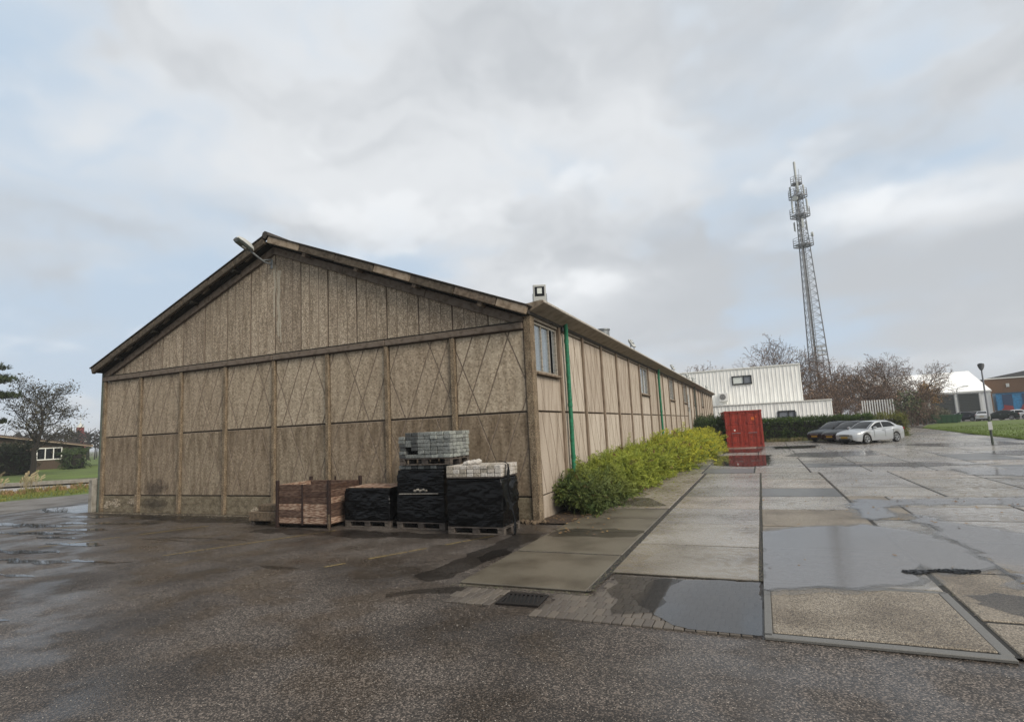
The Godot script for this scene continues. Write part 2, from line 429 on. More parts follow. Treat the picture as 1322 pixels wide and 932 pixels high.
	M.shutter = mt(Color(0.20, 0.215, 0.20), 0.6)
	M.brick_far = mt(Color(0.47, 0.35, 0.23), 0.9, {"tex": grain, "scale": 0.5})
	M.mural_blue = mt(Color(0.13, 0.53, 0.74), 0.5, {"tex": mottle, "scale": 0.2})
	M.mural_dark = mt(Color(0.08, 0.20, 0.33), 0.4)
	M.mural_red = mt(Color(0.50, 0.12, 0.12), 0.6)
	M.bin_green = mt(Color(0.10, 0.28, 0.14), 0.5)
	M.grit_stone = mt(Color(1, 1, 1), 0.7, {"vc": true})
	M.lip = mt(Color(0.74, 0.715, 0.675), 0.8, {"tex": mottle, "scale": 0.8})
	M.bark = mt(Color(0.34, 0.275, 0.235), 0.95)
	M.bark_dark = mt(Color(0.15, 0.135, 0.115), 0.95)
	M.leaf = mt(Color(1, 1, 1), 0.62, {"vc": true, "spec": 0.28, "back": Color(0.10, 0.12, 0.01)})
	M.dry_leaf = mt(Color(1, 1, 1), 0.7, {"vc": true})
	M.bungalow = mt(Color(0.35, 0.30, 0.25), 0.9, {"tex": grain, "scale": 0.8})
	M.tile_roof = mt(Color(0.33, 0.29, 0.27), 0.85, {"tex": grain, "scale": 0.6})
	M.slate = mt(Color(0.36, 0.38, 0.40), 0.7, {"tex": grain, "scale": 0.6})
	M.church_red = mt(Color(0.48, 0.17, 0.15), 0.8)
	M.trim_white = mt(Color(0.82, 0.82, 0.80), 0.5)
	M.tyre = mt(Color(0.025, 0.025, 0.026), 0.8)
	M.rim = mt(Color(0.70, 0.71, 0.72), 0.3, {"metal": 0.8})
	M.head = mt(Color(0.62, 0.64, 0.66), 0.12)
	M.tail = mt(Color(0.45, 0.03, 0.03), 0.15)
	M.plate = mt(Color(0.62, 0.50, 0.16), 0.4)


# ---------------------------------------------------------------- light and air
func make_sky() -> ImageTexture:
	var w := 1280
	var h := 640
	var im := Image.create(w, h, false, Image.FORMAT_RGBF)
	var big := FastNoiseLite.new()
	big.seed = 12; big.frequency = 0.55; big.fractal_octaves = 5; big.noise_type = FastNoiseLite.TYPE_SIMPLEX_SMOOTH
	var fine := FastNoiseLite.new()
	fine.seed = 5; fine.frequency = 1.3; fine.fractal_octaves = 6; fine.fractal_gain = 0.56; fine.noise_type = FastNoiseLite.TYPE_SIMPLEX_SMOOTH
	var gap := Color(0.435, 0.54, 0.66)
	var white := Color(0.67, 0.692, 0.715)
	var dull := Color(0.455, 0.48, 0.51)
	for y in h / 2 + 2:
		var el := PI / 2 - PI * (y + 0.5) / h
		for x in w:
			var az := TAU * (x + 0.5) / w
			var az2 := az if az < PI else az - TAU
			var d := Vector3(sin(az) * cos(el), sin(el), -cos(az) * cos(el))
			var k := 1.0 / (maxf(d.y, 0.0) + 0.22)
			var p := Vector3(d.x * k, 0.35 * k, d.z * k)
			var warp := fine.get_noise_3dv(p * 0.6 + Vector3(9, 3, 1)) * 0.45
			var a := big.get_noise_3dv(p + Vector3(warp, 0, -warp))
			var b := fine.get_noise_3dv(p * Vector3(1.0, 1.0, 1.0) + Vector3(warp * 1.5, 4, warp))
			var cover := smoothstep(-0.50, 0.10, a + b * 0.35 + 0.34 * sin(az - 0.05) + 0.12)
			var shade := smoothstep(-0.30, 0.50, b * 0.66 - a * 0.32 + 0.0 + 0.80 * exp(-pow((el - 0.19) / 0.09, 2.0)) * smoothstep(-0.3, 0.4, sin(az + 0.35)))
			var c := gap.lerp(white.lerp(dull, shade), cover)
			var rag := fine.get_noise_3dv(p * 1.1 + Vector3(2, 8, 5))
			var rim := smoothstep(0.18, 0.42, rag) * (1.0 - shade) * 0.6
			# a ragged break of bright cloud low over the mast, and a smaller one over the eave
			rim += exp(-pow((az2 - 0.30) / 0.13, 2.0) - pow((el - 0.285 - rag * 0.05) / 0.030, 2.0)) * (0.9 + rag)
			rim += exp(-pow((az2 + 0.33) / 0.16, 2.0) - pow((el - 0.215 - rag * 0.10) / 0.045, 2.0)) * (0.45 + rag)
			c = c.lerp(Color(0.80, 0.82, 0.84), clampf(rim, 0.0, 1.0) * 0.85)
			var low := exp(-maxf(d.y, 0.0) * 9.0)
			c = c.lerp(Color(0.66, 0.69, 0.73), low * 0.45)
			im.set_pixel(x, y, c)
	for y in range(h / 2 + 2, h):
		for x in w:
			im.set_pixel(x, y, Color(0.20, 0.19, 0.17))
	return ImageTexture.create_from_image(im)


func make_view() -> void:
	var cam := Camera3D.new()
	cam.name = "camera"
	cam.position = Vector3(4.6104, 1.98, 11.4143)
	cam.rotation = Vector3(0.1237, 0.4123, -0.0482)
	cam.fov = 65.88
	cam.near = 0.05
	cam.far = 3000.0
	add_child(cam)
	var we := WorldEnvironment.new()
	we.name = "world_environment"
	var e := Environment.new()
	e.background_mode = Environment.BG_SKY
	var sm := PanoramaSkyMaterial.new()
	sm.panorama = make_sky()
	sm.energy_multiplier = 1.0
	e.sky = Sky.new()
	e.sky.sky_material = sm
	e.tonemap_mode = Environment.TONE_MAPPER_LINEAR
	e.tonemap_exposure = 1.2
	e.sdfgi_enabled = true
	e.ssao_enabled = true
	e.ssil_enabled = true
	e.fog_enabled = true
	e.fog_light_color = Color(0.86, 0.88, 0.90)
	e.fog_density = 0.0006
	we.environment = e
	add_child(we)
	var sun := DirectionalLight3D.new()
	sun.name = "sun"
	sun.light_energy = 1.0
	sun.light_color = Color(1.0, 0.96, 0.90)
	sun.light_angular_distance = 30.0
	sun.shadow_enabled = true
	add_child(sun)
	sun.look_at_from_position(Vector3(7.2, 6.2, 3.3), Vector3.ZERO)


# ---------------------------------------------------------------- ground, slabs, water
func wobble(pts: Array, amp: float, step: float, seed_: int) -> PackedVector2Array:
	var f := FastNoiseLite.new()
	f.seed = seed_
	f.frequency = 1.6
	f.fractal_octaves = 4
	var out := PackedVector2Array()
	for i in pts.size():
		var a: Vector2 = pts[i]
		var b: Vector2 = pts[(i + 1) % pts.size()]
		var m := maxi(1, int(a.distance_to(b) / step))
		for k in m:
			var p := a.lerp(b, float(k) / m)
			p += Vector2(f.get_noise_2d(p.x, p.y), f.get_noise_2d(p.x + 40.0, p.y)) * amp
			out.append(p)
	if Geometry2D.triangulate_polygon(out).is_empty() and amp > 0.002:
		return wobble(pts, amp * 0.6, step, seed_)
	return out


func puddle(pts: Array, y := 0.026, amp := 0.25, seed_ := 1, called := "puddle", keep := Rect2()) -> void:
	var shape := wobble(pts, amp, 0.12, seed_)
	var mats := {"puddle": M.water, "shallow_puddle": M.wet_sheen, "wet_patch": M.film, "crack": M.joint}
	if y > 0.03 and called != "wet_patch":   # damp rim, and the film thinning out towards the water's edge
		for ring in Geometry2D.offset_polygon(shape, 0.10 + 0.06 * sin(seed_)):
			lay_film(wobble(Array(ring), 0.16, 0.10, seed_ + 300), y - 0.005, M.halo, keep)
		if called == "shallow_puddle":
			for k in 3:
				for ring in Geometry2D.offset_polygon(shape, [0.20, 0.10, 0.03][k]):
					lay_film(wobble(Array(ring), [0.22, 0.16, 0.10][k], 0.09, seed_ + 500 + k), y - 0.004 + 0.001 * k, M.sheen_edge[k], keep)
	for piece in clipped(shape, keep):
		var b := MB.new()
		b.sheet(piece, y)
		if b.v.size(): setting(called, b, mats[called])


func lay_film(shape: PackedVector2Array, y: float, m: Material, keep: Rect2) -> void:
	for piece in clipped(shape, keep):
		var h := MB.new()
		h.sheet(piece, y)
		if h.v.size(): setting("wet_patch", h, m)


func clipped(shape: PackedVector2Array, keep: Rect2) -> Array:
	if keep.size == Vector2.ZERO: return [shape]
	var e := keep.end
	return Geometry2D.intersect_polygons(shape, PackedVector2Array([keep.position, Vector2(e.x, keep.position.y), e, Vector2(keep.position.x, e.y)]))


func v2(a: Array) -> Array:
	var r := []
	for i in range(0, a.size(), 2):
		r.append(Vector2(a[i], a[i + 1]))
	return r


func make_ground() -> void:
	var b := MB.new()
	b.sheet(PackedVector2Array([Vector2(-1500, -1500), Vector2(1500, -1500), Vector2(1500, 400), Vector2(-1500, 400)]), -0.9)
	setting("ground", b, M.field)
	# the yard of asphalt, laid round the barn as one sheet
	b = MB.new()
	b.sheet(PackedVector2Array([Vector2(-19.6, -2.0), Vector2(-19.2, -0.4), Vector2(-19.0, 1.0), Vector2(-20.6, 12.0), Vector2(-24, 40), Vector2(60, 40), Vector2(60, -20), Vector2(18.0, -23), Vector2(18.3, -29.6), Vector2(19.4, -45), Vector2(21.1, -64.8), Vector2(23, -72), Vector2(23, -78), Vector2(-19.5, -78), Vector2(-19.6, -6)]), 0.0)
	setting("asphalt_yard", b, M.asphalt)
	# road on the far side of the barn
	b = MB.new()
	b.sheet(PackedVector2Array([Vector2(-25.0, -2.2), Vector2(-24.2, -4.6), Vector2(-19.65, -60), Vector2(-13, -160), Vector2(-7, -160), Vector2(-15, -60), Vector2(-19.2, -6), Vector2(-19.3, -0.6), Vector2(-19.0, 1.0), Vector2(-20.6, 12), Vector2(-24, 40), Vector2(-30, 40), Vector2(-26.5, 12)]), 0.006)
	setting("road", b, M.road)
	b = MB.new()
	b.sheet(PackedVector2Array([Vector2(-24.5, 40), Vector2(-30, 40), Vector2(-26.5, 12), Vector2(-25.0, -2.2), Vector2(-24.2, -4.6), Vector2(-19.65, -60), Vector2(-13, -160), Vector2(-27, -160), Vector2(-27.5, -60), Vector2(-30.2, -8), Vector2(-33, -1.5), Vector2(-36, 20), Vector2(-40, 40)]), -0.01)
	setting("grass_verge", b, M.turf)
	b = MB.new()   # canal: water a good half metre down, with its banks
	b.sheet(PackedVector2Array([Vector2(-26, -160), Vector2(-26, -60), Vector2(-29, -8), Vector2(-32, -1), Vector2(-36, 40), Vector2(-58, 40), Vector2(-45.5, -9), Vector2(-38.8, -14), Vector2(-38, -60), Vector2(-36, -160)]), -0.35)
	setting("canal_water", b, M.canal)
	b = MB.new()
	var near := [Vector3(-27, -0.01, -160), Vector3(-27.5, -0.01, -60), Vector3(-30.2, -0.01, -8), Vector3(-33, -0.01, -1.5), Vector3(-36, -0.01, 20), Vector3(-40, -0.01, 40)]
	for i in near.size() - 1:
		var o := Vector3(-0.9, -0.6, 0)
		b.quad(near[i], near[i + 1], near[i + 1] + o, near[i] + o)
	setting("canal_bank", b, M.soil)
	b = MB.new()
	b.sheet(PackedVector2Array([Vector2(-37.2, -160), Vector2(-38.8, -14), Vector2(-45.2, -9.8), Vector2(-58, 40), Vector2(-200, 40), Vector2(-200, -160)]), 0.0)
	setting("lawn", b, M.turf)
	b = MB.new()   # timber camp shedding along the far bank
	for s in [[Vector3(-38.8, -0.16, -14), Vector3(-45.2, -0.16, -9.8)], [Vector3(-45.2, -0.16, -9.8), Vector3(-58, -0.16, 40)], [Vector3(-37.9, -0.16, -60), Vector3(-38.8, -0.16, -14)]]:
		b.bar(s[0] + Vector3(0, 0.04, 0), s[1] + Vector3(0, 0.04, 0), 0.12, 0.26)
	setting("canal_bank", b, M.pale_concrete)
	# meadow on the right
	b = MB.new()
	b.sheet(PackedVector2Array([Vector2(18.0, -22.5), Vector2(18.35, -29.6), Vector2(19.4, -45), Vector2(21.1, -64.8), Vector2(25, -80), Vector2(30, -91.2), Vector2(80, -84), Vector2(260, -60), Vector2(260, 10), Vector2(60, -10)]), 0.05)
	setting("meadow", b, M.turf)
	b = MB.new()
	b.sheet(PackedVector2Array([Vector2(23, -72), Vector2(25, -80.2), Vector2(30, -91.4), Vector2(80, -84.2), Vector2(260, -60.2), Vector2(260, -200), Vector2(-30, -200), Vector2(-30, -78.01), Vector2(23, -78.01)]), -0.004)
	setting("far_car_park", b, M.road)
	# joint bed below the concrete plates
	b = MB.new()
	b.sheet(PackedVector2Array([Vector2(0.79, 4.72), Vector2(2.48, 4.72), Vector2(2.56, 4.74), Vector2(2.62, 3.79), Vector2(4.47, 3.79), Vector2(4.47, 5.62), Vector2(18.1, 5.62), Vector2(17.9, -29.6), Vector2(19.2, -45), Vector2(20.9, -64.8), Vector2(22, -70), Vector2(0.86, -70)]), 0.021)
	setting("joint_bed", b, M.joint)
	b = MB.new()   # earth strip under the shrubs along the barn
	b.sheet(wobble(v2([0.1, 0.3, 0.75, 0.2, 1.1, -1.6, 1.15, -3, 1.3, -9, 1.5, -15, 1.9, -22, 2.0, -52, 0.1, -52]), 0.15, 0.2, 8), 0.03)
	setting("soil", b, M.soil)

	# plates: one mesh per size, every plate a piece of the pavement
	var pave := Node3D.new()
	pave.name = "concrete_pavement"
	add_child(pave)
	tag(pave, "", "", "", "structure")
	var shapes := {}
	var todo := []   # x0, x1, z0 (near), z1, material
	var rows_a := [4.75, 2.81, 0.98, -0.6, -1.98, -4.18, -6.33, -8.75, -10.8]
	var rows_b := [3.82, 1.91, -0.02, -2.07, -4.18, -6.15, -8.5, -10.8]
	for i in rows_a.size() - 1:
		todo.append([0.77, 2.50, rows_a[i], rows_a[i + 1], M.slab_damp if i < 4 else M.slab[3]])
	for i in rows_b.size() - 1:
		todo.append([2.60, 4.41, rows_b[i], rows_b[i + 1], M.slab[i % 6]])
	var rows_c := [5.66, 3.83, 1.9, 0.0, -2.03, -4.2, -6.05, -8.4, -10.85]
	var mats_c := [M.slab_pebble, M.slab[1], M.slab_pebble, M.slab_pebble, M.slab[1], M.slab_dark, M.slab[3], M.slab[0]]
	for i in rows_c.size() - 1:
		todo.append([4.46 if i else 4.53, 6.25 if i else 6.18, rows_c[i] - (0.07 if i == 0 else 0.0), rows_c[i + 1] + (0.05 if i == 0 else 0.0), mats_c[i]])
	var xs := [6.31, 7.12, 8.98, 10.85, 12.7, 14.55, 16.4, 18.2]
	var rows_d := [5.66, 4.77, 2.9, 1.0, -0.95, -2.6, -4.25]
	for i in xs.size() - 1:
		for k in rows_d.size() - 1:
			todo.append([xs[i], xs[i + 1] - 0.04, rows_d[k], rows_d[k + 1], M.slab_pebble if (i < 2 and k < 3) or rng.randf() < 0.55 else M.slab[rng.randi() % 6]])
	var ys := [6.31, 8.32, 10.2, 12.05, 13.9, 15.75, 17.6]
	var rows_e := [-4.28, -6.2, -8.5, -10.85]
	for i in ys.size() - 1:
		for k in rows_e.size() - 1:
			todo.append([ys[i], ys[i + 1] - 0.05, rows_e[k], rows_e[k + 1], M.slab[rng.randi() % 6]])
	var z := -10.9
	var row := 0
	while z > -68.0:
		var dz := 1.95 + (0.3 if row % 3 == 1 else 0.0)
		var x := 0.85 if z > -12 else 1.6
		var lim := 17.7 if z > -30.0 else 17.9 + (-30.0 - z) * 0.085
		var xo: float = [0.0, 0.02, -0.03, 0.5][mini(row % 7, 3)] if row > 3 else 0.0
		var first := true
		while x < lim:
			var nx := x + 1.83
			if first: nx = 2.42 + xo * 0.2
			first = false
			var mm = M.slab[rng.randi() % 6]
			if rng.randf() < 0.13: mm = M.slab_dark
			todo.append([x, minf(nx, lim + 0.6) - 0.05, z, z - dz, mm])
			x = nx
		z -= dz
		row += 1
	# order by distance; the 296 nearest are pieces, the rest one sheet of pieces
	var eye := Vector2(4.61, 11.41)
	todo.sort_custom(func(p, q): return eye.distance_to(Vector2((p[0] + p[1]) / 2, (p[2] + p[3]) / 2)) < eye.distance_to(Vector2((q[0] + q[1]) / 2, (q[2] + q[3]) / 2)))
	var rest := {}
	for i in todo.size():
		var t = todo[i]
		var sx: float = t[1] - t[0]
		var sz: float = t[2] - t[3] - 0.075
		var at := Vector3((t[0] + t[1]) / 2, 0.011 + rng.randf() * 0.007, (t[2] + t[3]) / 2)
		var q := Basis.from_euler(Vector3(rng.randfn(0, 0.0022), rng.randfn(0, 0.0025), rng.randfn(0, 0.0022)))
		if i < 296:
			var key := "%.2f_%.2f" % [sx, sz]
			if not shapes.has(key):
				var sb := MB.new()
				sb.box(Vector3.ZERO, Vector3(sx, 0.034, sz), Basis.IDENTITY, 0.010)
				shapes[key] = sb.mesh()
			part("slab", shapes[key], t[4], pave, Transform3D(q, at))
		else:
			if not rest.has(t[4]): rest[t[4]] = MB.new()
			rest[t[4]].box(at, Vector3(sx, 0.034, sz), q)
	for m in rest:
		var o := built("far_slabs", rest[m], m, pave)
		o.set_meta("kind", "stuff")
	# steel-edged rim round the nearest gravel plate
	b = MB.new()
	for s in [[4.46, 5.66, 4.53, 3.86], [4.46, 5.70, 6.26, 5.60], [6.18, 5.6, 6.27, 3.86], [4.46, 3.90, 6.26, 3.82]]:
		var c := Vector3((s[0] + s[2]) / 2, 0.016, (s[1] + s[3]) / 2)
		b.box(c, Vector3(absf(s[2] - s[0]), 0.030, absf(s[1] - s[3])), Basis.IDENTITY, 0.006)
	built("slab_rim", b, M.slab_frame, pave)

	# clinker gutter strip in front of the plates
	var strip := Node3D.new()
	strip.name = "brick_gutter"
	add_child(strip)
	tag(strip, "", "", "", "structure")
	b = MB.new()
	b.box(Vector3.ZERO, Vector3(0.094, 0.03, 0.196), Basis.IDENTITY, 0.007)
	var brick := b.mesh()
	var n := 0
	for k in 9:
		var zz := 5.58 - k * 0.202
		for i in 36:
			var xx := 0.98 + i * 0.101 + (0.05 if k % 2 else 0.0)
			if xx > 4.40 or (zz < 4.88 and xx < 2.68) or zz < 3.94 or n >= 290: continue
			if xx > 1.54 and xx < 2.22 and zz < 5.50 and zz > 4.86: continue
			if k == 0 and xx < 1.9 + rng.randf() * 0.3: continue
			part("brick", brick, M.paver[rng.randi() % 3], strip, Transform3D(Basis.from_euler(Vector3(rng.randfn(0, 0.010), rng.randfn(0, 0.02), rng.randfn(0, 0.014))), Vector3(xx, 0.003 + rng.randf() * 0.004, zz)))
			n += 1

	# standing water
	puddle(v2([3.35, 3.92, 4.44, 3.84, 4.50, 5.70, 3.9, 5.72, 3.35, 5.35, 3.1, 4.8, 3.15, 4.2]), 0.0255, 0.12, 3, "puddle", Rect2(2.7, 3.84, 1.745, 1.83))
	puddle(v2([4.47, 0.7, 5.2, 0.15, 6.15, -0.2, 6.75, 0.35, 7.05, 1.5, 7.1, 2.5, 6.5, 2.95, 6.3, 2.6, 6.1, 3.4, 5.9, 3.72, 5.3, 3.86, 4.9, 4.05, 4.47, 4.2]), 0.042, 0.16, 4, "shallow_puddle", Rect2(4.465, -2, 4, 8))
	puddle(v2([6.33, -3.5, 6.25, -0.95, 6.7, -1.1, 6.75, -2.5, 7.4, -2.9, 9.2, -3.0, 11, -3.1, 12.5, -3.6, 12.5, -4.2, 9.5, -4.05]), 0.041, 0.25, 5, "shallow_puddle")
	puddle(v2([7.05, -1.5, 7.1, 1.0, 7.15, 2.2, 7.1, 3.6, 8.6, 3.4, 9.6, 2.0, 8.6, 0.9, 7.6, -0.3]), 0.041, 0.25, 6, "shallow_puddle")
	puddle(v2([2.0, -21.5, 4.9, -21.5, 4.8, -14.2, 3.9, -13.7, 2.6, -14.6]), 0.041, 0.35, 9)
	puddle(v2([6.2, -22.5, 9.6, -23, 9.4, -19.4, 7.2, -18.6, 5.6, -20]), 0.041, 0.5, 10, "shallow_puddle")
	puddle(v2([10.2, -11.6, 15, -11.8, 15.2, -9.6, 12, -8.6, 10.2, -9.4]), 0.041, 0.6, 11, "shallow_puddle")
	puddle(v2([7, -14, 10, -14.6, 12, -13.4, 9.4, -12.4]), 0.041, 0.4, 12, "shallow_puddle")
	puddle(v2([12, -28.6, 17, -29.2, 17, -25.4, 13.4, -25]), 0.041, 0.6, 13, "shallow_puddle")
	puddle(v2([13, -20, 17.4, -20.6, 17.2, -17.2, 13.8, -17.6]), 0.041, 0.6, 14, "shallow_puddle")
	puddle(v2([5.2, -30.6, 7.9, -31, 7.5, -27.4, 5.3, -27.2]), 0.041, 0.4, 15)
	puddle(v2([2.1, -28.6, 4.6, -28.6, 4.4, -24, 2.4, -24.4]), 0.041, 0.3, 16)
	# left side of the asphalt
	puddle(v2([-18.9, -0.3, -18.3, -1.5, -15.5, -1.4, -15.35, 0.15, -17.6, 0.45]), 0.008, 0.2, 20)
	var seeds := 21
	for q in [[-12.2, 3.2, 1.6, 0.16], [-9.1, 4.0, 0.9, 0.12], [-10.6, 3.5, 0.8, 0.10], [-12.4, 1.8, 1.3, 0.14], [-11.4, 2.6, 1.0, 0.1], [-8.0, 5.3, 1.1, 0.13], [-9.8, 4.8, 1.3, 0.13], [-13.6, 2.4, 1.4, 0.12], [-15.4, 2.4, 1.8, 0.2], [-7.2, 6.1, 0.8, 0.10], [-6.6, 5.0, 0.8, 0.07], [-10.9, 1.6, 0.9, 0.09], [-14.2, 0.9, 1.2, 0.13], [-4.3, 7.6, 0.5, 0.08]]:
		var ring := []
		for k in 14:
			var a := -TAU * k / 14.0
			ring.append(Vector2(q[0] + cos(a) * q[2] * rng.randf_range(0.75, 1.2), q[1] + sin(a) * q[3] * rng.randf_range(0.6, 1.5) - cos(a) * q[2] * 0.10))
		puddle(ring, 0.009, 0.14, seeds)
		seeds += 1
	# wet marks that soak into the asphalt
	puddle(v2([0.30, 4.75, -0.05, 4.55, 0.05, 3.3, 0.1, 1.25, 0.7, 1.15, 0.7, 2.0, 0.6, 3.7, 0.5, 4.4]), 0.006, 0.14, 50, "wet_patch")
	puddle(v2([0.78, 4.82, 2.4, 4.9, 1.5, 5.06, 0.6, 5.2, 0.2, 5.5, 0.1, 5.35, 0.5, 5.0]), 0.0065, 0.10, 51, "wet_patch")
	puddle(v2([2.66, 3.9, 3.5, 3.9, 3.4, 5.3, 3.0, 5.35, 2.8, 4.6]), 0.0275, 0.16, 52, "wet_patch")
	puddle(v2([-15, 0.15, -6.6, 0.2, -6.2, 1.1, -9.5, 1.25, -12.5, 0.8, -15, 0.6]), 0.0062, 0.22, 53, "wet_patch")
	puddle(v2([-6.0, 1.6, -2.6, 1.55, 0.0, 1.5, -0.2, 1.9, -3, 2.2, -6.1, 2.1]), 0.0058, 0.25, 54, "wet_patch")
	for q in [[-2.6, 4.6, 0.42, 0.10], [-6.4, 2.9, 1.3, 0.05], [-7.2, 3.2, 0.9, 0.045], [0.5, 3.0, 0.2, 0.5]]:
		var ring2 := []
		for k in 12:
			var a2 := -TAU * k / 12.0
			ring2.append(Vector2(q[0] + cos(a2) * q[2] * rng.randf_range(0.7, 1.2), q[1] + sin(a2) * q[3] * rng.randf_range(0.7, 1.2)))
		puddle(ring2, 0.0055, 0.08, seeds, "wet_patch")
		seeds += 1
	puddle(v2([0.80, 1.6, 2.45, 1.45, 2.45, 0.8, 1.8, 0.72, 0.85, 0.9]), 0.037, 0.14, 60, "wet_patch")
	puddle(v2([6.4, 3.9, 8.6, 3.6, 8.9, 4.6, 6.5, 4.6]), 0.0372, 0.3, 62, "wet_patch")
	puddle(v2([1.0, -2.3, 2.4, -2.3, 2.4, -3.9, 1.4, -3.8]), 0.0372, 0.3, 63, "wet_patch")
	# hairline cracks in the asphalt
	for q in [[-8.6, 3.3, -6.1, 2.9], [-7.4, 5.2, -5.9, 5.0], [-5.0, 6.3, -4.4, 6.25]]:
		var cp := []
		var back := []
		var c0 := Vector2(q[0], q[1]); var c1 := Vector2(q[2], q[3])
		var nn := (c1 - c0).orthogonal().normalized()
		var cn := 26
		for k in cn + 1:
			var t := float(k) / cn
			var pc := c0.lerp(c1, t) + nn * (rng.randfn(0, 0.025) + 0.12 * sin(t * 7.0 + q[0]))
			var wd := 0.004 + 0.007 * sin(t * PI) * rng.randf()
			cp.append(pc - nn * wd)
			back.push_front(pc + nn * wd)
		cp.append_array(back)
		puddle(cp, 0.0035, 0.0, seeds, "crack")
		seeds += 1
	# slanting bay lines in front of the barn, worn
	for x0 in [-12.2, -8.28, -4.3, -0.47]:
		b = MB.new()
		for k in 9:
			if rng.randf() < 0.12: continue
			var p := Vector2(x0, 2.0) + Vector2(-0.495, 0.87) * (k * 0.36 - 0.3)
			var d := Vector2(-0.495, 0.87) * 0.17
			var w := Vector2(0.87, 0.495) * (0.036 * rng.randf_range(0.7, 1.0))
			b.sheet(wobble([p - d - w, p - d + w, p + d + w, p + d - w], 0.015, 0.08, k + int(x0 * 7)), 0.0045)
		setting("parking_line", b, M.line)
	for s in [[4.0, -17.6, 9.8, -14.2], [6.4, -9.6, 12.8, -7.6], [12.0, -26, 17.3, -24.2]]:
		b = MB.new()
		var p0 := Vector2(s[0], s[1]); var p1 := Vector2(s[2], s[3])
		var w2 := (p1 - p0).orthogonal().normalized() * 0.05
		b.sheet(wobble([p0 - w2, p0 + w2, p1 + w2, p1 - w2], 0.03, 0.2, 3), 0.037)
		setting("road_marking", b, M.white_line)
	# loose grit on the asphalt, thickest near by
	b = MB.new()
	for f in [[Vector3(1, 0, 0), Vector3(0, 0, -1)], [Vector3(0, 0, -1), Vector3(-1, 0, 0)], [Vector3(-1, 0, 0), Vector3(0, 0, 1)], [Vector3(0, 0, 1), Vector3(1, 0, 0)]]:
		b.tri(f[0], f[1], Vector3(0.1, 0.8, 0.1))
	var gw := []
	var gc := []
	for i in 26000:
		var rr := 2.6 + 11.0 * pow(rng.randf(), 1.3)
		var aa := rng.randf_range(-1.30, 0.52)
		var gp := Vector3(4.61 + sin(aa) * rr, 0.0025, 11.41 - cos(aa) * rr)
		if gp.z < 0.2 or (gp.z < 5.75 and gp.x > 0.6): continue
		gw.append(Transform3D(Basis.from_euler(Vector3(0, rng.randf() * TAU, 0)).scaled(Vector3(1, rng.randf_range(0.4, 0.8), rng.randf_range(0.6, 1.0)) * rng.randf_range(0.003, 0.0065)), gp))
		var gg := pow(rng.randf(), 1.6)
		gc.append(Color(0.10, 0.09, 0.08).lerp(Color(0.46, 0.42, 0.37), gg))
	scatter("loose_grit", b.mesh(), M.grit_stone, gw, gc, self)
	# silt, moss and crumbs lying in the joints of the plates
	gw = []; gc = []
	for i in 5200:
		var gp := Vector3()
		if i < 1500: gp = Vector3(2.55 + rng.randfn(0, 0.035), 0.026, lerpf(4.7, -11.0, pow(rng.randf(), 1.4)))
		elif i < 2300: gp = Vector3(4.44 + rng.randfn(0, 0.02), 0.028, lerpf(3.8, -11.0, pow(rng.randf(), 1.4)))
		elif i < 2900: gp = Vector3(6.29 + rng.randfn(0, 0.03), 0.028, lerpf(4.6, -11.0, rng.randf()))
		elif i < 3900:
			var zr: float = [2.81, 0.98, -0.6, -1.98, -4.18, -6.33][rng.randi() % 6]
			gp = Vector3(rng.randf_range(0.8, 2.5), 0.028, zr + rng.randfn(0, 0.022))
		elif i < 4700:
			var zr2: float = [3.8, 1.91, -0.02, -2.07, -4.18, -6.15][rng.randi() % 6]
			gp = Vector3(rng.randf_range(2.6, 6.2), 0.028, zr2 + rng.randfn(0, 0.022))
		else: gp = Vector3(rng.randf_range(0.7, 2.6), 0.006, 4.78 + rng.randfn(0, 0.03))
		gw.append(Transform3D(Basis.from_euler(Vector3(0, rng.randf() * TAU, 0)).scaled(Vector3(1, 0.4, 0.7) * rng.randf_range(0.004, 0.014)), gp))
		gc.append(Color(0.05, 0.045, 0.035).lerp(Color(0.11, 0.12, 0.05) if rng.randf() < 0.35 else Color(0.16, 0.13, 0.10), rng.randf()))
	scatter("joint_silt", b.mesh(), M.grit_stone, gw, gc, self)
	# dirt washed against the foot of the barn
	gw = []; gc = []
	for i in 2600:
		var gp := Vector3(rng.randf_range(-15.1, 0.1), 0.003, 0.07 + absf(rng.randfn(0, 0.16)))
		gw.append(Transform3D(Basis.from_euler(Vector3(0, rng.randf() * TAU, 0)).scaled(Vector3(1, 0.6, 0.8) * rng.randf_range(0.006, 0.03)), gp))
		gc.append(Color(0.06, 0.05, 0.035).lerp(Color(0.24, 0.20, 0.14), rng.randf() * rng.randf()))
	scatter("washed_dirt", b.mesh(), M.grit_stone, gw, gc, self)
	# fallen leaves and crumbs by the shrubs
	b = MB.new()
	b.tri(Vector3(-0.03, 0, 0), Vector3(0, 0.008, 0.02), Vector3(0.035, 0.012, 0))
	b.tri(Vector3(-0.03, 0, 0), Vector3(0.035, 0.012, 0), Vector3(0, 0.008, -0.02))
	var wh := []
	var cl := []
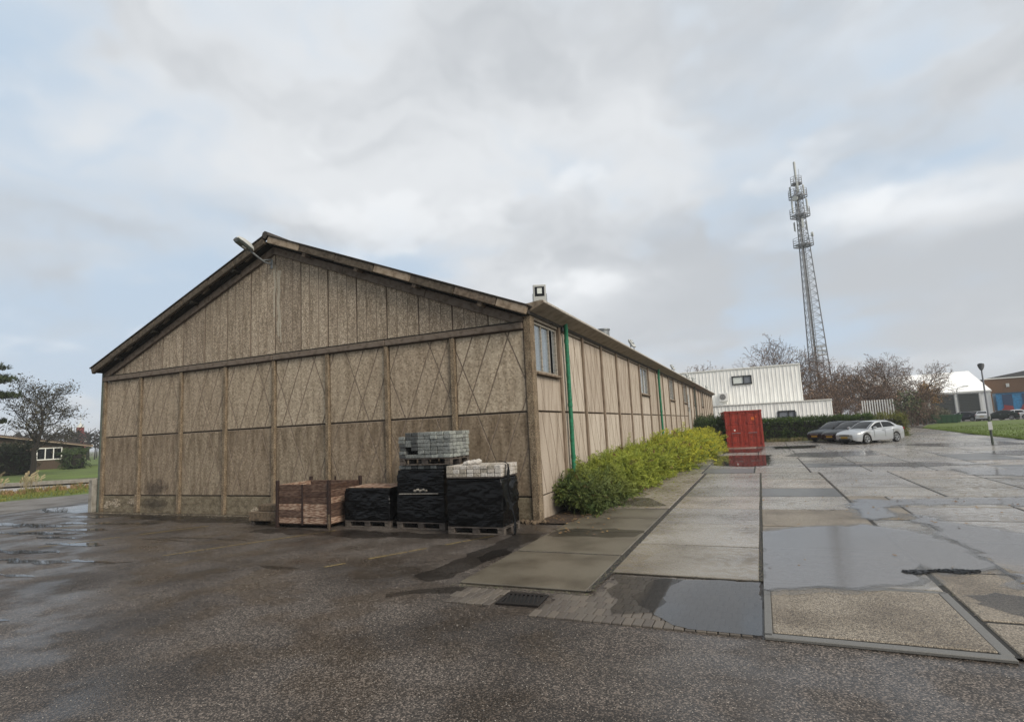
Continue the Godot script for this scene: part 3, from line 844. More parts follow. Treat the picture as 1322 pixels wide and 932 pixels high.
	for i in 700:
		var zz := -rng.randf() * rng.randf() * 34.0 + 1.4
		var xx := 0.75 + maxf(0.0, -zz) * 0.03 + absf(rng.randfn(0, 0.5))
		if i >= 520: zz = rng.randf_range(-2.6, 0.35); xx = rng.randf_range(0.2, 0.95)
		elif i > 380:
			xx = rng.randf_range(2.6, 9.5); zz = rng.randf_range(-9.0, 3.5)
			if i > 460: xx = rng.randf_range(6.4, 9.6); zz = rng.randf_range(-4.2, -0.5)
		wh.append(Transform3D(Basis.from_euler(Vector3(rng.randfn(0, 0.2), rng.randf() * TAU, 0)) * rng.randf_range(0.5, 1.25), Vector3(xx, 0.046, zz)))
		cl.append(Color(0.10, 0.055, 0.03).lerp(Color(0.24, 0.15, 0.05), rng.randf()))
	scatter("fallen_leaves", b.mesh(), M.dry_leaf, wh, cl, self)


# ---------------------------------------------------------------- the concrete barn
func split_cells(polys: Array, p: Vector2, d: Vector2) -> Array:
	var nrm := d.orthogonal().normalized()
	var out := []
	for poly in polys:
		var a := PackedVector2Array()
		var b := PackedVector2Array()
		for i in poly.size():
			var u: Vector2 = poly[i]; var w: Vector2 = poly[(i + 1) % poly.size()]
			var su := (u - p).dot(nrm); var sw := (w - p).dot(nrm)
			if su >= 0.0: a.append(u)
			if su <= 0.0: b.append(u)
			if su * sw < 0.0:
				var m := u.lerp(w, su / (su - sw))
				a.append(m); b.append(m)
		if a.size() > 2: out.append(a)
		if b.size() > 2: out.append(b)
	return out


# a cast panel: cells standing proud of a backing, grooves between them; local xy plane, outward +z
func relief(outline: PackedVector2Array, lines: Array, groove: float, depth: float, thick: float, m_cell: Material, m_back: Material) -> ArrayMesh:
	var polys := [outline]
	for l in lines:
		polys = split_cells(polys, l[0], l[1])
	var f := MB.new()
	var g := MB.new()
	for poly in polys:
		var ins := Geometry2D.offset_polygon(poly, -groove * 0.5)
		var low := Geometry2D.offset_polygon(poly, -groove * 0.15)
		if ins.is_empty() or low.is_empty(): continue
		var t: PackedVector2Array = ins[0]
		if Geometry2D.is_polygon_clockwise(t): t.reverse()
		for i in range(1, t.size() - 1):
			f.tri(Vector3(t[0].x, t[0].y, depth), Vector3(t[i].x, t[i].y, depth), Vector3(t[i + 1].x, t[i + 1].y, depth))
		for i in t.size():
			var a := t[i]; var b := t[(i + 1) % t.size()]
			var c := (b - a).orthogonal().normalized() * groove * 0.35   # outward
			g.quad(Vector3(a.x, a.y, depth), Vector3(a.x + c.x, a.y + c.y, 0), Vector3(b.x + c.x, b.y + c.y, 0), Vector3(b.x, b.y, depth))  # bevels take the dark back material, painting shade into the grooves
	g.prism(outline, -thick, 0.0)
	var m := ArrayMesh.new()
	f.add_to(m)
	g.add_to(m)
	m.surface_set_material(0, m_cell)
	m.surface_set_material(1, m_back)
	return m


func rect(w: float, h: float) -> PackedVector2Array:
	return PackedVector2Array([Vector2(-w / 2, -h / 2), Vector2(w / 2, -h / 2), Vector2(w / 2, h / 2), Vector2(-w / 2, h / 2)])


func diamond_lines(w: float, h: float, shift: float, skip: int) -> Array:
	var r := []
	var sp := w * 0.27
	var k := -9
	while k < 10:
		var x := k * sp + shift
		if (k + 20) % 4 != skip % 4: r.append([Vector2(x, 0), Vector2(0.40, 1)])
		if (k + 21) % 3 == skip % 3: r.append([Vector2(x + sp * 0.3, 0), Vector2(-0.40, 1)])
		k += 1
	return r


func side_lines(w: float, shift: float) -> Array:
	var r := []
	for k in range(-6, 7):
		var x := k * w * 0.30 + shift
		r.append([Vector2(x, 0), Vector2(-0.36, 1)])
		if k % 3 == 0: r.append([Vector2(x + 0.1, 0), Vector2(0.36, 1)])
	return r


func skin(o: MeshInstance3D, a: Material) -> MeshInstance3D:
	o.set_surface_override_material(0, a)
	return o


func window(parent: Node3D, at: Vector3, w: float, h: float, bars: int, ajar := false) -> void:
	# stands in the side wall: local x runs along -z, outward +x
	var b := MB.new()
	for s in [-1, 1]:
		b.box(at + Vector3(0.0, 0, s * (w / 2 - 0.025)), Vector3(0.07, h, 0.05), Basis.IDENTITY, 0.006)
		b.box(at + Vector3(0.001, s * (h / 2 - 0.025), 0), Vector3(0.068, 0.05, w - 0.1), Basis.IDENTITY, 0.006)
	for k in bars:
		b.box(at + Vector3(-0.004, 0, -w / 2 + w * (k + 1) / (bars + 1)), Vector3(0.06, h - 0.1, 0.045), Basis.IDENTITY, 0.006)
	var fr := built("window_frame", b, M.win_frame, parent)
	for k in bars + 1:
		var z0 := w / 2 - w * (k + 0.5) / (bars + 1)
		b = MB.new()
		var q := Basis.IDENTITY
		var off := 0.0
		if ajar and k == bars:
			q = Basis(Vector3.UP, 0.22); off = 0.04
		b.box(at + Vector3(-0.01 + off, 0, z0), Vector3(0.006, h - 0.11, w / (bars + 1) - 0.055), q)
		built("pane", b, M.pane, fr)
	for k in bars + 1:
		if k == 1 and bars > 1: continue
		b = MB.new()
		b.box(at + Vector3(-0.13, 0, w / 2 - w * (k + 0.5) / (bars + 1)), Vector3(0.01, h - 0.02, w / (bars + 1) - 0.09))
		built("blind", b, M.blind, fr)
	b = MB.new()
	b.box(at + Vector3(0.06, -h / 2 - 0.03, 0), Vector3(0.16, 0.05, w + 0.08), Basis.IDENTITY, 0.008)
	built("window_sill", b, M.side_post, parent)


func make_barn() -> void:
	var barn := thing("concrete_barn", Vector3.ZERO, 0.0, "long low weathered beige concrete panel barn with a shallow gabled roof", "barn")
	var W := 15.193
	var pw := W / 8.0
	var yb := 0.52; var yj := 2.377; var yt := 4.22
	var E := 51.4
	# inner shell with thickness
	var b := MB.new()
	var slope := 0.395
	var prof := PackedVector2Array([Vector2(-W + 0.25, 0), Vector2(-0.25, 0), Vector2(-0.25, 4.58), Vector2(-W / 2, 4.58 + slope * (W / 2 - 0.25)), Vector2(-W + 0.25, 4.58)])
	b.prism(prof, -E + 0.1, -0.12)
	built("wall_core", b, M.dark_core, barn)
	# front panels
	var ph1 := yt - yj; var ph0 := yj - yb
	var wv := pw - 0.14
	var variants := []
	for k in 3:
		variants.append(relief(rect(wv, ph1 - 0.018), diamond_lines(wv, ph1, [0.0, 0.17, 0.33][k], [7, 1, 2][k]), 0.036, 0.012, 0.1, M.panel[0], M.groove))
	for i in 8:
		var x := -W + pw * (i + 0.5)
		skin(part("wall_panel", variants[i % 3], null, barn, Transform3D(Basis.from_euler(Vector3(rng.randfn(0, 0.002), 0, 0)), Vector3(x, (yt + yj) / 2, -0.015))), M.panel[rng.randi() % 4])
		skin(part("wall_panel", variants[(i + 1) % 3], null, barn, Transform3D(Basis.from_euler(Vector3(rng.randfn(0, 0.003), 0, 0)), Vector3(x, (yj + yb) / 2, -0.022))), M.low_panel[rng.randi() % 4])
		b = MB.new()
		b.box(Vector3(x, yb / 2 - 0.006, -0.07), Vector3(wv, yb - 0.012, 0.12), Basis.IDENTITY, 0.01)
		built("plinth_panel", b, M.plinth, barn)
		if i in [0, 3]:   # flaked render on the plinth
			for k in (9 if i == 0 else 3):
				b = MB.new()
				var c := Vector2(x + rng.randf_range(-0.7, 0.7), rng.randf_range(0.10, 0.42) if i < 2 else rng.randf_range(0.05, 0.14))
				var ring := []
				for j in 9:
					ring.append(c + Vector2(cos(TAU * j / 9), sin(TAU * j / 9) * 0.5) * rng.randf_range(0.06, 0.2))
				b.prism(wobble(ring, 0.05, 0.05, i * 9 + k), -0.012, -0.004 + 0.001 * k)
				built("render_patch", b, M.plinth_flaked, barn)
	# a pale lime run below the gable lamp, and sooty stains low on the second bay
	for q in [[-7.62, 6.95, 0.05, 1.5, 2], [-7.46, 6.80, 0.07, 1.9, 5], [-7.40, 5.6, 0.04, 0.9, 6]]:
		b = MB.new()
		b.prism(wobble([Vector2(q[0] - q[2], q[1]), Vector2(q[0] - q[2] * 0.5, q[1] - q[3]), Vector2(q[0] + q[2] * 0.5, q[1] - q[3]), Vector2(q[0] + q[2], q[1])], 0.06, 0.10, q[4]), -0.0095, -0.008)
		built("lime_streak", b, M.lime, barn)
	for q in [[-12.5, 0.74, 0.62, 0.30, 11], [-12.5, 0.27, 0.74, 0.24, 13]]:
		for lay in 4:
			b = MB.new()
			var ring := []
			for j in 14:
				ring.append(Vector2(q[0] + cos(TAU * j / 14) * q[2] * (1.0 - 0.2 * lay) * rng.randf_range(0.75, 1.1), q[1] + sin(TAU * j / 14) * q[3] * (1.0 - 0.18 * lay) * rng.randf_range(0.7, 1.05)))
			b.prism(wobble(ring, 0.22, 0.04, q[4] + lay * 7), -0.0062 + 0.0012 * lay, -0.0058 + 0.0012 * lay)
			built("soot_stain", b, M.soot, barn)
	# posts
	for i in range(0, 8):
		var x2 := -W + pw * i + (0.09 if i == 0 else 0.0)
		b = MB.new()
		b.box(Vector3(x2, yt / 2, 0.005), Vector3(0.13, yt, 0.11), Basis.from_euler(Vector3(0, 0, rng.randfn(0, 0.0015))), 0.018)
		if i == 1: b.box(Vector3(x2, 0.28, 0.01), Vector3(0.19, 0.56, 0.13), Basis.IDENTITY, 0.03)
		built("post", b, M.post, barn)
	b = MB.new()
	b.box(Vector3(0.035, 2.26, -0.075), Vector3(0.19, 4.52, 0.23), Basis.IDENTITY, 0.02)
	b.box(Vector3(0.04, 4.55, -0.05), Vector3(0.13, 0.16, 0.13), Basis.IDENTITY, 0.03)
	built("corner_post", b, M.post, barn)
	# tie beam in four lengths, with a darker ledge on top
	for i in 4:
		var x0 := -W + 2 * pw * i + 0.0; var x1 := -W + 2 * pw * (i + 1) - 0.012
		if i == 3: x1 = -0.065
		b = MB.new()
		b.box(Vector3((x0 + x1) / 2, 4.295, 0.015), Vector3(x1 - x0, 0.145, 0.15), Basis.from_euler(Vector3(0, 0, rng.randfn(0, 0.001))), 0.014)
		built("beam", b, M.beam, barn)
		b = MB.new()
		b.box(Vector3((x0 + x1) / 2, 4.388, 0.01), Vector3(x1 - x0, 0.036, 0.12), Basis.IDENTITY, 0.012)
		built("ledge", b, M.dark_trim, barn)
	# gable boards: half a bay each, three ribs
	var gy := func(xx: float) -> float: return 7.43 - slope * absf(xx + W / 2)
	for i in 16:
		var x0 := -W + pw * 0.5 * i; var x1 := x0 + pw * 0.5
		var a := x0 + 0.012; var c := x1 - 0.012
		var poly := PackedVector2Array([Vector2(a, 4.41), Vector2(c, 4.41), Vector2(c, maxf(4.43, gy.call(c))), Vector2(a, maxf(4.43, gy.call(a)))])
		var gl := []
		for k in 2:
			gl.append([Vector2(lerpf(x0, x1, (k + 1) / 3.0), 0), Vector2(0, 1)])
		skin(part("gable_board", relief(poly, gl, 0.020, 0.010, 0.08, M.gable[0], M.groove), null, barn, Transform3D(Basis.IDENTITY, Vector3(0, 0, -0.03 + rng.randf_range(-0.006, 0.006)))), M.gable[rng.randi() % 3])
	# sloping trim, verge stones, purlin ends, roof
	for s in [-1, 1]:
		var q := Basis(Vector3(0, 0, 1), -s * atan(slope))
		var L := (W / 2) / cos(atan(slope))
		var top := Vector3(-W / 2, 7.54, 0)
		var run := q * Vector3(s, 0, 0)
		for k in 3:
			b = MB.new()
			var l := L / 3.0
			b.box(top + run * (l * (k + 0.5)) + q * Vector3(0, -0.15, 0.02), Vector3(l - 0.01, 0.20, 0.09), q, 0.012)
			built("barge_board", b, M.beam, barn)
		var kk := 0
		var at := 0.04
		while at < L + 0.12:
			var ln := rng.randf_range(1.12, 1.34)
			ln = minf(ln, L + 0.14 - at)
			if ln < 0.25: break
			b = MB.new()
			var tilt := q * Basis.from_euler(Vector3(rng.randfn(0, 0.02), 0, rng.randfn(0, 0.004)))
			b.box(top + run * (at + ln / 2) + q * Vector3(0, 0.085 + rng.randf_range(-0.012, 0.012), 0.30), Vector3(ln - 0.012, 0.19, 0.11), tilt, 0.016)
			built("verge_stone", b, M.verge[(kk if s > 0 else 1) % 3 if kk != 2 else 1], barn)  # left slope keeps to the dark tone: its shaded side painted in
			at += ln
			kk += 1
		for k in 4:
			b = MB.new()
			b.box(top + run * (L * (0.18 + 0.23 * k)) + q * Vector3(0, -0.05, 0.17), Vector3(0.13, 0.12, 0.26), q, 0.012)
			built("purlin_end", b, M.dark_trim if s < 0 else M.verge[2], barn)  # left ends coloured darker, standing in for shade under that verge
			if s < 0:
				b = MB.new()
				b.box(top + run * (L * (0.10 + 0.23 * k)) + q * Vector3(0, -0.03, 0.235), Vector3(0.30, 0.05, 0.07), q * Basis.from_euler(Vector3(0, 0, 0.12)), 0.01)
				built("purlin_cleat", b, M.verge[1], barn)
		b = MB.new()
		b.box(top + run * (L / 2 + 0.07) + q * Vector3(0, 0.07, -E / 2 + 0.1), Vector3(L + 0.14, 0.09, E + 0.22), q, 0.01)
		b.box(top + run * (L / 2 + 0.07) + q * Vector3(0, 0.20, 0.26), Vector3(L + 0.20, 0.035, 0.24), q, 0.01)
		built("roof", b, M.roof, barn)
		b = MB.new()   # underside, its dark colour standing in for shade in the gap
		b.box(top + run * (L / 2 + 0.02) + q * Vector3(0, -0.01, 0.13), Vector3(L, 0.04, 0.2), q)
		built("soffit", b, M.dark_trim, barn)
	b = MB.new()
	b.tube(PackedVector3Array([Vector3(-W / 2, 7.74, 0.37), Vector3(-W / 2, 7.74, -E)]), [0.11], 8)
	built("ridge_cap", b, M.roof, barn)
	# the two eaves: cast concrete gutters that flare out
	var gp := PackedVector2Array([Vector2(-0.05, 4.56), Vector2(0.12, 4.56), Vector2(0.44, 4.70), Vector2(0.50, 4.735), Vector2(0.50, 4.785), Vector2(0.42, 4.80), Vector2(0.12, 4.765), Vector2(-0.05, 4.765)])
	for k in 10:
		b = MB.new()
		b.prism(gp, -5.14 * (k + 1) + 0.135 + 0.006, -5.14 * k + 0.135)
		var gt := built("gutter", b, M.gutter, barn)
		b = MB.new()
		b.box(Vector3(0.478, 4.765, -5.14 * k + 0.135 - 2.567), Vector3(0.062, 0.062, 5.12), Basis.IDENTITY, 0.012)
		built("lip", b, M.lip, gt)
		b = MB.new()
		var t := Transform3D(Basis(Vector3(-1, 0, 0), Vector3(0, 1, 0), Vector3(0, 0, -1)), Vector3(-W, 0, 0))
		b.prism(gp, 5.14 * k - 0.135, 5.14 * (k + 1) - 0.141, t)
		built("gutter", b, M.gutter, barn)
	# hidden long wall on the far side
	b = MB.new()
	b.box(Vector3(-W + 0.05, 2.3, -E / 2), Vector3(0.16, 4.5, E - 0.3))
	b.box(Vector3(-W / 2, 2.3, -E + 0.05), Vector3(W - 0.3, 4.5, 0.16))
	built("wall", b, M.panel[1], barn)
	# side wall: 25 bays
	var sidev := []
	var sw := 2.06 - 0.13
	for k in 2:
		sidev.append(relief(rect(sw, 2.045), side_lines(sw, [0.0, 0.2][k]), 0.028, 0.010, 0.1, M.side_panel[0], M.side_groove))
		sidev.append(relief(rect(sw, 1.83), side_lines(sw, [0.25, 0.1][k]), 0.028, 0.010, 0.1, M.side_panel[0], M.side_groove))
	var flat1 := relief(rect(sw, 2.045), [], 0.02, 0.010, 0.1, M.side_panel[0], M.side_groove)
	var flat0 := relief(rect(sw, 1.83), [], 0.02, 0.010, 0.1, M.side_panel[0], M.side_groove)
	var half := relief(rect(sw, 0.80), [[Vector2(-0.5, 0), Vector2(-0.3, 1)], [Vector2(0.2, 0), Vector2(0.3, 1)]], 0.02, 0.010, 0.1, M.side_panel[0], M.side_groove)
	var qs := Basis(Vector3.UP, PI / 2)
	var with_window := [0, 6, 10, 13, 16, 19]
	var z0 := -0.16
	for i in 25:
		var z1 := -1.94 - 2.06 * i
		var zc := (z0 + z1) / 2
		var sc := Vector3(1, 1, 1)
		if i == 0: sc = Vector3((z0 - z1 - 0.07) / sw, 1, 1)
		var at0 := Vector3(0.075 + rng.randf_range(-0.004, 0.004), 0, zc)
		var pick = M.side_panel[rng.randi() % 4]
		var tb := qs.scaled_local(sc)
		if i in [14, 15]:   # door bay, lighter board
			b = MB.new()
			b.box(Vector3(0.04, 2.25, zc), Vector3(0.07, 4.4, sw), Basis.IDENTITY, 0.01)
			var dr := built("door", b, M.door_white if i == 14 else M.side_panel[2], barn)
			if i == 14:
				b = MB.new()
				b.box(Vector3(0.08, 3.3, zc), Vector3(0.02, 1.2, 0.7), Basis.IDENTITY, 0.004)
				built("pane", b, M.glass, dr)
				b = MB.new()
				b.cyl(Vector3(0.075, 1.05, zc - 0.6), Vector3(0.13, 1.05, zc - 0.6), 0.03, 8)
				built("handle", b, M.zinc, dr)
			z0 = z1
			if i == 15:
				pass
		else:
			skin(part("wall_panel", (sidev[1 + 2 * (i % 2)] if i < 13 else flat0), null, barn, Transform3D(tb, at0 + Vector3(0, 0.52 + 0.915 + 0.012, 0))), pick)
			if i in with_window:
				skin(part("wall_panel", half, null, barn, Transform3D(tb, at0 + Vector3(0, 2.39 + 0.40, 0))), pick)
				window(barn, Vector3(0.05, 3.84, zc + (0.05 if i == 0 else 0.0)), (z0 - z1) - 0.22, 1.16, 2 if i == 0 else 1, i == 0)
			else:
				skin(part("wall_panel", (sidev[2 * ((i + 1) % 2)] if i < 13 else flat1), null, barn, Transform3D(tb, at0 + Vector3(0, 2.39 + 1.0225, 0))), M.side_panel[rng.randi() % 4])
			z0 = z1
		b = MB.new()
		b.box(Vector3(0.03, 0.255, zc), Vector3(0.09, 0.51, sw * sc.x), Basis.IDENTITY, 0.01)
		built("plinth_panel", b, M.side_panel[1] if i == 0 else M.plinth, barn)
		b = MB.new()
		b.box(Vector3(0.04, 4.518, zc), Vector3(0.09, 0.085, sw * sc.x + 0.02), Basis.IDENTITY, 0.01)
		built("lintel", b, M.side_panel[rng.randi() % 4], barn)
		b = MB.new()
		b.box(Vector3(0.07, 2.29, z1), Vector3(0.14, 4.58, 0.12), Basis.from_euler(Vector3(rng.randfn(0, 0.001), 0, 0)), 0.012)
		built("post", b, M.side_post, barn)
	# green rainwater pipes
	for q in [[-2.24, 0], [-16.66, 1], [-33.2, 2]]:
		b = MB.new()
		b.tube(PackedVector3Array([Vector3(0.24, 4.66, q[0] + 0.12), Vector3(0.24, 4.56, q[0] + 0.10), Vector3(0.21, 4.42, q[0] + 0.01), Vector3(0.205, 4.25, q[0]), Vector3(0.20, 2.6, q[0] - 0.012), Vector3(0.205, 0.1, q[0] + 0.01)]), [0.055], 10)
		var dp := built("downpipe", b, M.pipe_green if q[1] < 2 else M.pipe_old, barn)
		b = MB.new()
		for y in [4.2, 2.55, 1.25]:
			b.cyl(Vector3(0.203, y - 0.045, q[0]), Vector3(0.203, y + 0.045, q[0]), 0.064, 10)
		built("pipe_collar", b, M.pipe_green if q[1] < 2 else M.pipe_old, dp)
		b = MB.new()
		b.box(Vector3(0.15, 4.5, q[0] + 0.14), Vector3(0.10, 0.14, 0.10), Basis.IDENTITY, 0.02)
		built("pipe_bracket", b, M.dark_frame, dp)
	b = MB.new()   # pipe on the far left corner
	b.tube(PackedVector3Array([Vector3(-W - 0.02, 4.55, 0.03), Vector3(-W - 0.02, 0.0, 0.03)]), [0.05], 8)
	built("downpipe", b, M.pipe_old, barn)
	# round vent on the roof
	b = MB.new()
	b.cyl(Vector3(-0.55, 4.9, -9.2), Vector3(-0.55, 5.60, -9.2), 0.23, 16)
	b.cyl(Vector3(-0.55, 5.57, -9.2), Vector3(-0.55, 5.63, -9.2), 0.26, 16)
	built("roof_vent", b, M.zinc, barn)
	b = MB.new()   # crumbs of broken concrete at the corner's foot
	for k in 16:
		b.box(Vector3(rng.randf_range(-0.25, 0.32), 0.03, rng.randf_range(0.06, 0.3)), Vector3(0.09, 0.06, 0.07) * rng.randf_range(0.4, 1.3), Basis.from_euler(Vector3(rng.randf(), rng.randf() * 3, rng.randf())), 0.015)
	tag(built("rubble", b, M.old_concrete), "crumbled pale concrete bits at the foot of the barn's near corner", "rubble", "", "stuff")


func floodlight(at: Vector3, yaw: float, pitch: float, size: Vector2, label: String, group: String, foot: float) -> void:
	var f := thing("floodlight", at, yaw, label, "floodlight", group)
	var q := Basis(Vector3.RIGHT, pitch)
	var c := Vector3(0, foot + size.y * 0.5, 0)
	var b := MB.new()
	b.box(c, Vector3(size.x, size.y, 0.06), q, 0.012)
	for k in 7:
		b.box(c + q * Vector3((k - 3) * size.x / 8.0, 0, -0.045), Vector3(0.008, size.y * 0.8, 0.04), q)
	built("housing", b, M.lamp_grey, f)
	b = MB.new()
	b.box(c + q * Vector3(0, size.y * 0.12, 0.031), Vector3(size.x * 0.74, size.y * 0.52, 0.006), q)
	built("lens", b, M.glass, f)
	b = MB.new()
	b.box(c + q * Vector3(0, size.y * 0.15, 0.036), Vector3(size.x * 0.36, size.y * 0.30, 0.004), q)
	built("reflector", b, M.lamp_glass, f)
	b = MB.new()
	for s in [-1, 1]:
		b.bar(Vector3(s * (size.x / 2 + 0.012), foot * 0.3, 0), c + Vector3(s * (size.x / 2 + 0.012), 0, 0), 0.012, 0.03)
	b.box(Vector3(0, foot * 0.3, 0), Vector3(size.x + 0.04, 0.014, 0.05))
	b.cyl(Vector3(0, -0.06, 0), Vector3(0, foot * 0.35, 0), 0.022, 8)
	b.box(Vector3(0, -0.035, 0), Vector3(0.16, 0.02, 0.12))
	built("bracket", b, M.steel, f)


func make_lamps() -> void:
	floodlight(Vector3(0.20, 4.83, -0.45), 0.42, 0.12, Vector2(0.30, 0.42), "square grey floodlight on the barn's nearest eave corner, facing forward", "", 0.05)
	var sp := [["slim grey floodlight on the barn eave just beyond the round vent", -11.0], ["small grey floodlight midway along the barn eave, above the second downpipe's far bays", -22.5], ["small floodlight on the barn eave above the white door", -30.0], ["tiny floodlight on the barn eave just past the white door", -33.8], ["floodlight farthest along the barn eave, beside the white building", -45.5]]
	for s in sp:
		floodlight(Vector3(0.15, 4.84, s[1]), 1.35 if s[1] > -30.0 else 1.1, -0.5, Vector2(0.30, 0.36), s[0], "floodlights along the eave", 0.22)
	# street-lamp head on an arm at the gable top
	var l := thing("gable_lamp", Vector3(-7.66, 6.98, 0.06), -0.24, "grey lamp head on a bent pipe arm below the barn's gable peak", "lamp")
	var b := MB.new()
	b.tube(PackedVector3Array([Vector3(0, 0, 0.04), Vector3(0, 0.02, 0.22), Vector3(0, 0.13, 0.42), Vector3(0, 0.27, 0.66)]), [0.028], 8)
	b.box(Vector3(0, 0, 0), Vector3(0.10, 0.26, 0.03), Basis.IDENTITY, 0.008)
	b.bar(Vector3(-0.03, 0.12, 0.01), Vector3(-0.01, 0.05, 0.30), 0.018)
	b.bar(Vector3(0.03, 0.14, 0.01), Vector3(0.01, 0.05, 0.30), 0.018)
	built("arm", b, M.steel, l)
	# head: a tapering housing, glazed below
	var q := Basis(Vector3.RIGHT, -0.50)
	var o := Vector3(0, 0.24, 0.56)
	b = MB.new()
	var sec := []
	for t in [[0.0, 0.06, 0.05], [0.05, 0.12, 0.09], [0.18, 0.155, 0.13], [0.40, 0.165, 0.12], [0.53, 0.13, 0.08], [0.55, 0.08, 0.03]]:
		var row := []
		for p in [[1.0, 0.0], [1.0, 0.45], [0.72, 0.95], [0.0, 1.1], [-0.72, 0.95], [-1.0, 0.45], [-1.0, 0.0]]:
			row.append(o + q * Vector3(p[0] * t[1], p[1] * t[2], t[0]))
		sec.append(row)
	b.grid(sec)
	built("lamp_head", b, M.lamp_grey, l)
	b = MB.new()
	b.box(o + q * Vector3(0, -0.022, 0.30), Vector3(0.26, 0.05, 0.40), q, 0.02)
	built("lens", b, M.lamp_lens, l)
	b = MB.new()
	b.box(o + q * Vector3(0, -0.045, 0.24), Vector3(0.08, 0.03, 0.12), q, 0.012)
	built("bulb_cover", b, M.lamp_glass, l)
	b = MB.new()
	b.box(o + q * Vector3(0, 0.004, 0.30), Vector3(0.31, 0.022, 0.48), q, 0.008)
	built("rim", b, M.lamp_grey, l)
	# round-topped bollard at the barn's far left corner
	var bo := thing("bollard", Vector3(-15.40, 0, 0.09), 0.0, "short pale square concrete post standing at the barn's far left corner", "bollard")
	b = MB.new()
	b.box(Vector3(0, 0.52, 0), Vector3(0.20, 1.05, 0.20), Basis.IDENTITY, 0.02)
	built("shaft", b, M.pale_concrete, bo)
	b = MB.new()
	b.box(Vector3(0, 1.055, 0), Vector3(0.15, 0.03, 0.15), Basis.IDENTITY, 0.01)
	built("cap", b, M.block_white[1], bo)


# ---------------------------------------------------------------- stacks by the barn
func pallet_parts(parent: Node3D, at: Vector3, w: float, d: float) -> void:
	for k in 3:
		for j in 3:
			var b := MB.new()
			b.box(at + Vector3((k - 1) * (w / 2 - 0.075), 0.062, (j - 1) * (d / 2 - 0.06)), Vector3(0.145, 0.078, 0.10), Basis.IDENTITY, 0.006)
			built("pallet_block", b, M.pallet[(k + j) % 2], parent)
	for j in 3:
		var b := MB.new()
		b.box(at + Vector3(0, 0.011, (j - 1) * (d / 2 - 0.06)), Vector3(w, 0.022, 0.10), Basis.IDENTITY, 0.004)
		built("pallet_runner", b, M.pallet[j % 2], parent)
	for k in 3:
		var b := MB.new()
		b.box(at + Vector3((k - 1) * (w / 2 - 0.075), 0.112, 0), Vector3(0.145, 0.020, d), Basis.IDENTITY, 0.004)
		built("pallet_board", b, M.pallet[k % 2], parent)
	for j in 5:
		var b := MB.new()
		b.box(at + Vector3(0, 0.134, (j - 2) * (d / 4 - 0.025)), Vector3(w, 0.022, 0.10), Basis.IDENTITY, 0.004)
		built("pallet_board", b, M.pallet[(j + 1) % 2], parent)


# film-wrapped load: a lumpy rounded box
func wrapped(c: Vector3, s: Vector3, seed_: int, amp := 0.022) -> MB:
	var f := FastNoiseLite.new()
	f.seed = seed_
	f.frequency = 3.0
	f.fractal_octaves = 3
	var b := MB.new()
	var h := s * 0.5
	var per := []
	var nu := 26
	for side in 4:
		for k in nu:
			var u := float(k) / nu * 2.0 - 1.0
			per.append([Vector2(u * h.x, h.z), Vector2(h.x, -u * h.z), Vector2(-u * h.x, -h.z), Vector2(-h.x, u * h.z)][side])
	per.append(per[0])
	var rows := []
	var nv := 46
	for i in nv + 5:
		var row := []
		var t := clampf(float(i) / nv, 0.0, 1.0)
		var shrink := 1.0
		var y := -h.y + t * s.y
		if i > nv:
			shrink = [0.965, 0.8, 0.4, 0.0][i - nv - 1]
			y = h.y + [0.012, 0.02, 0.012, 0.015][i - nv - 1]
		if i == nv: shrink = 0.99
		for p in per:
			var q := Vector3(p.x, y, p.y)
			var bulge := 1.0 + 0.025 * sin(t * PI)
			var along: float = p.x + p.y * 1.3
			var fold: float = absf(f.get_noise_3d(along * 0.55, y * 5.5 + along * 0.5, seed_))   # tight creases running round the load
			var dn: float = f.get_noise_3d(q.x, q.y * 1.4, q.z) * amp * 1.3 - (0.5 - minf(fold * 2.2, 0.5)) * 0.014 + f.get_noise_3d(along * 2.0, y * 11.0, 7.0) * 0.003
			var o := Vector3(p.x, 0, p.y).normalized()
			if i <= nv: q = Vector3(q.x * bulge, q.y, q.z * bulge) + o * dn
			else: q = Vector3(q.x * shrink, q.y + f.get_noise_2d(p.x * 2, p.y * 2) * 0.02, q.z * shrink) + o * dn * shrink
			row.append(c + q)
		rows.append(row)
	b.grid(rows, true)
	return b


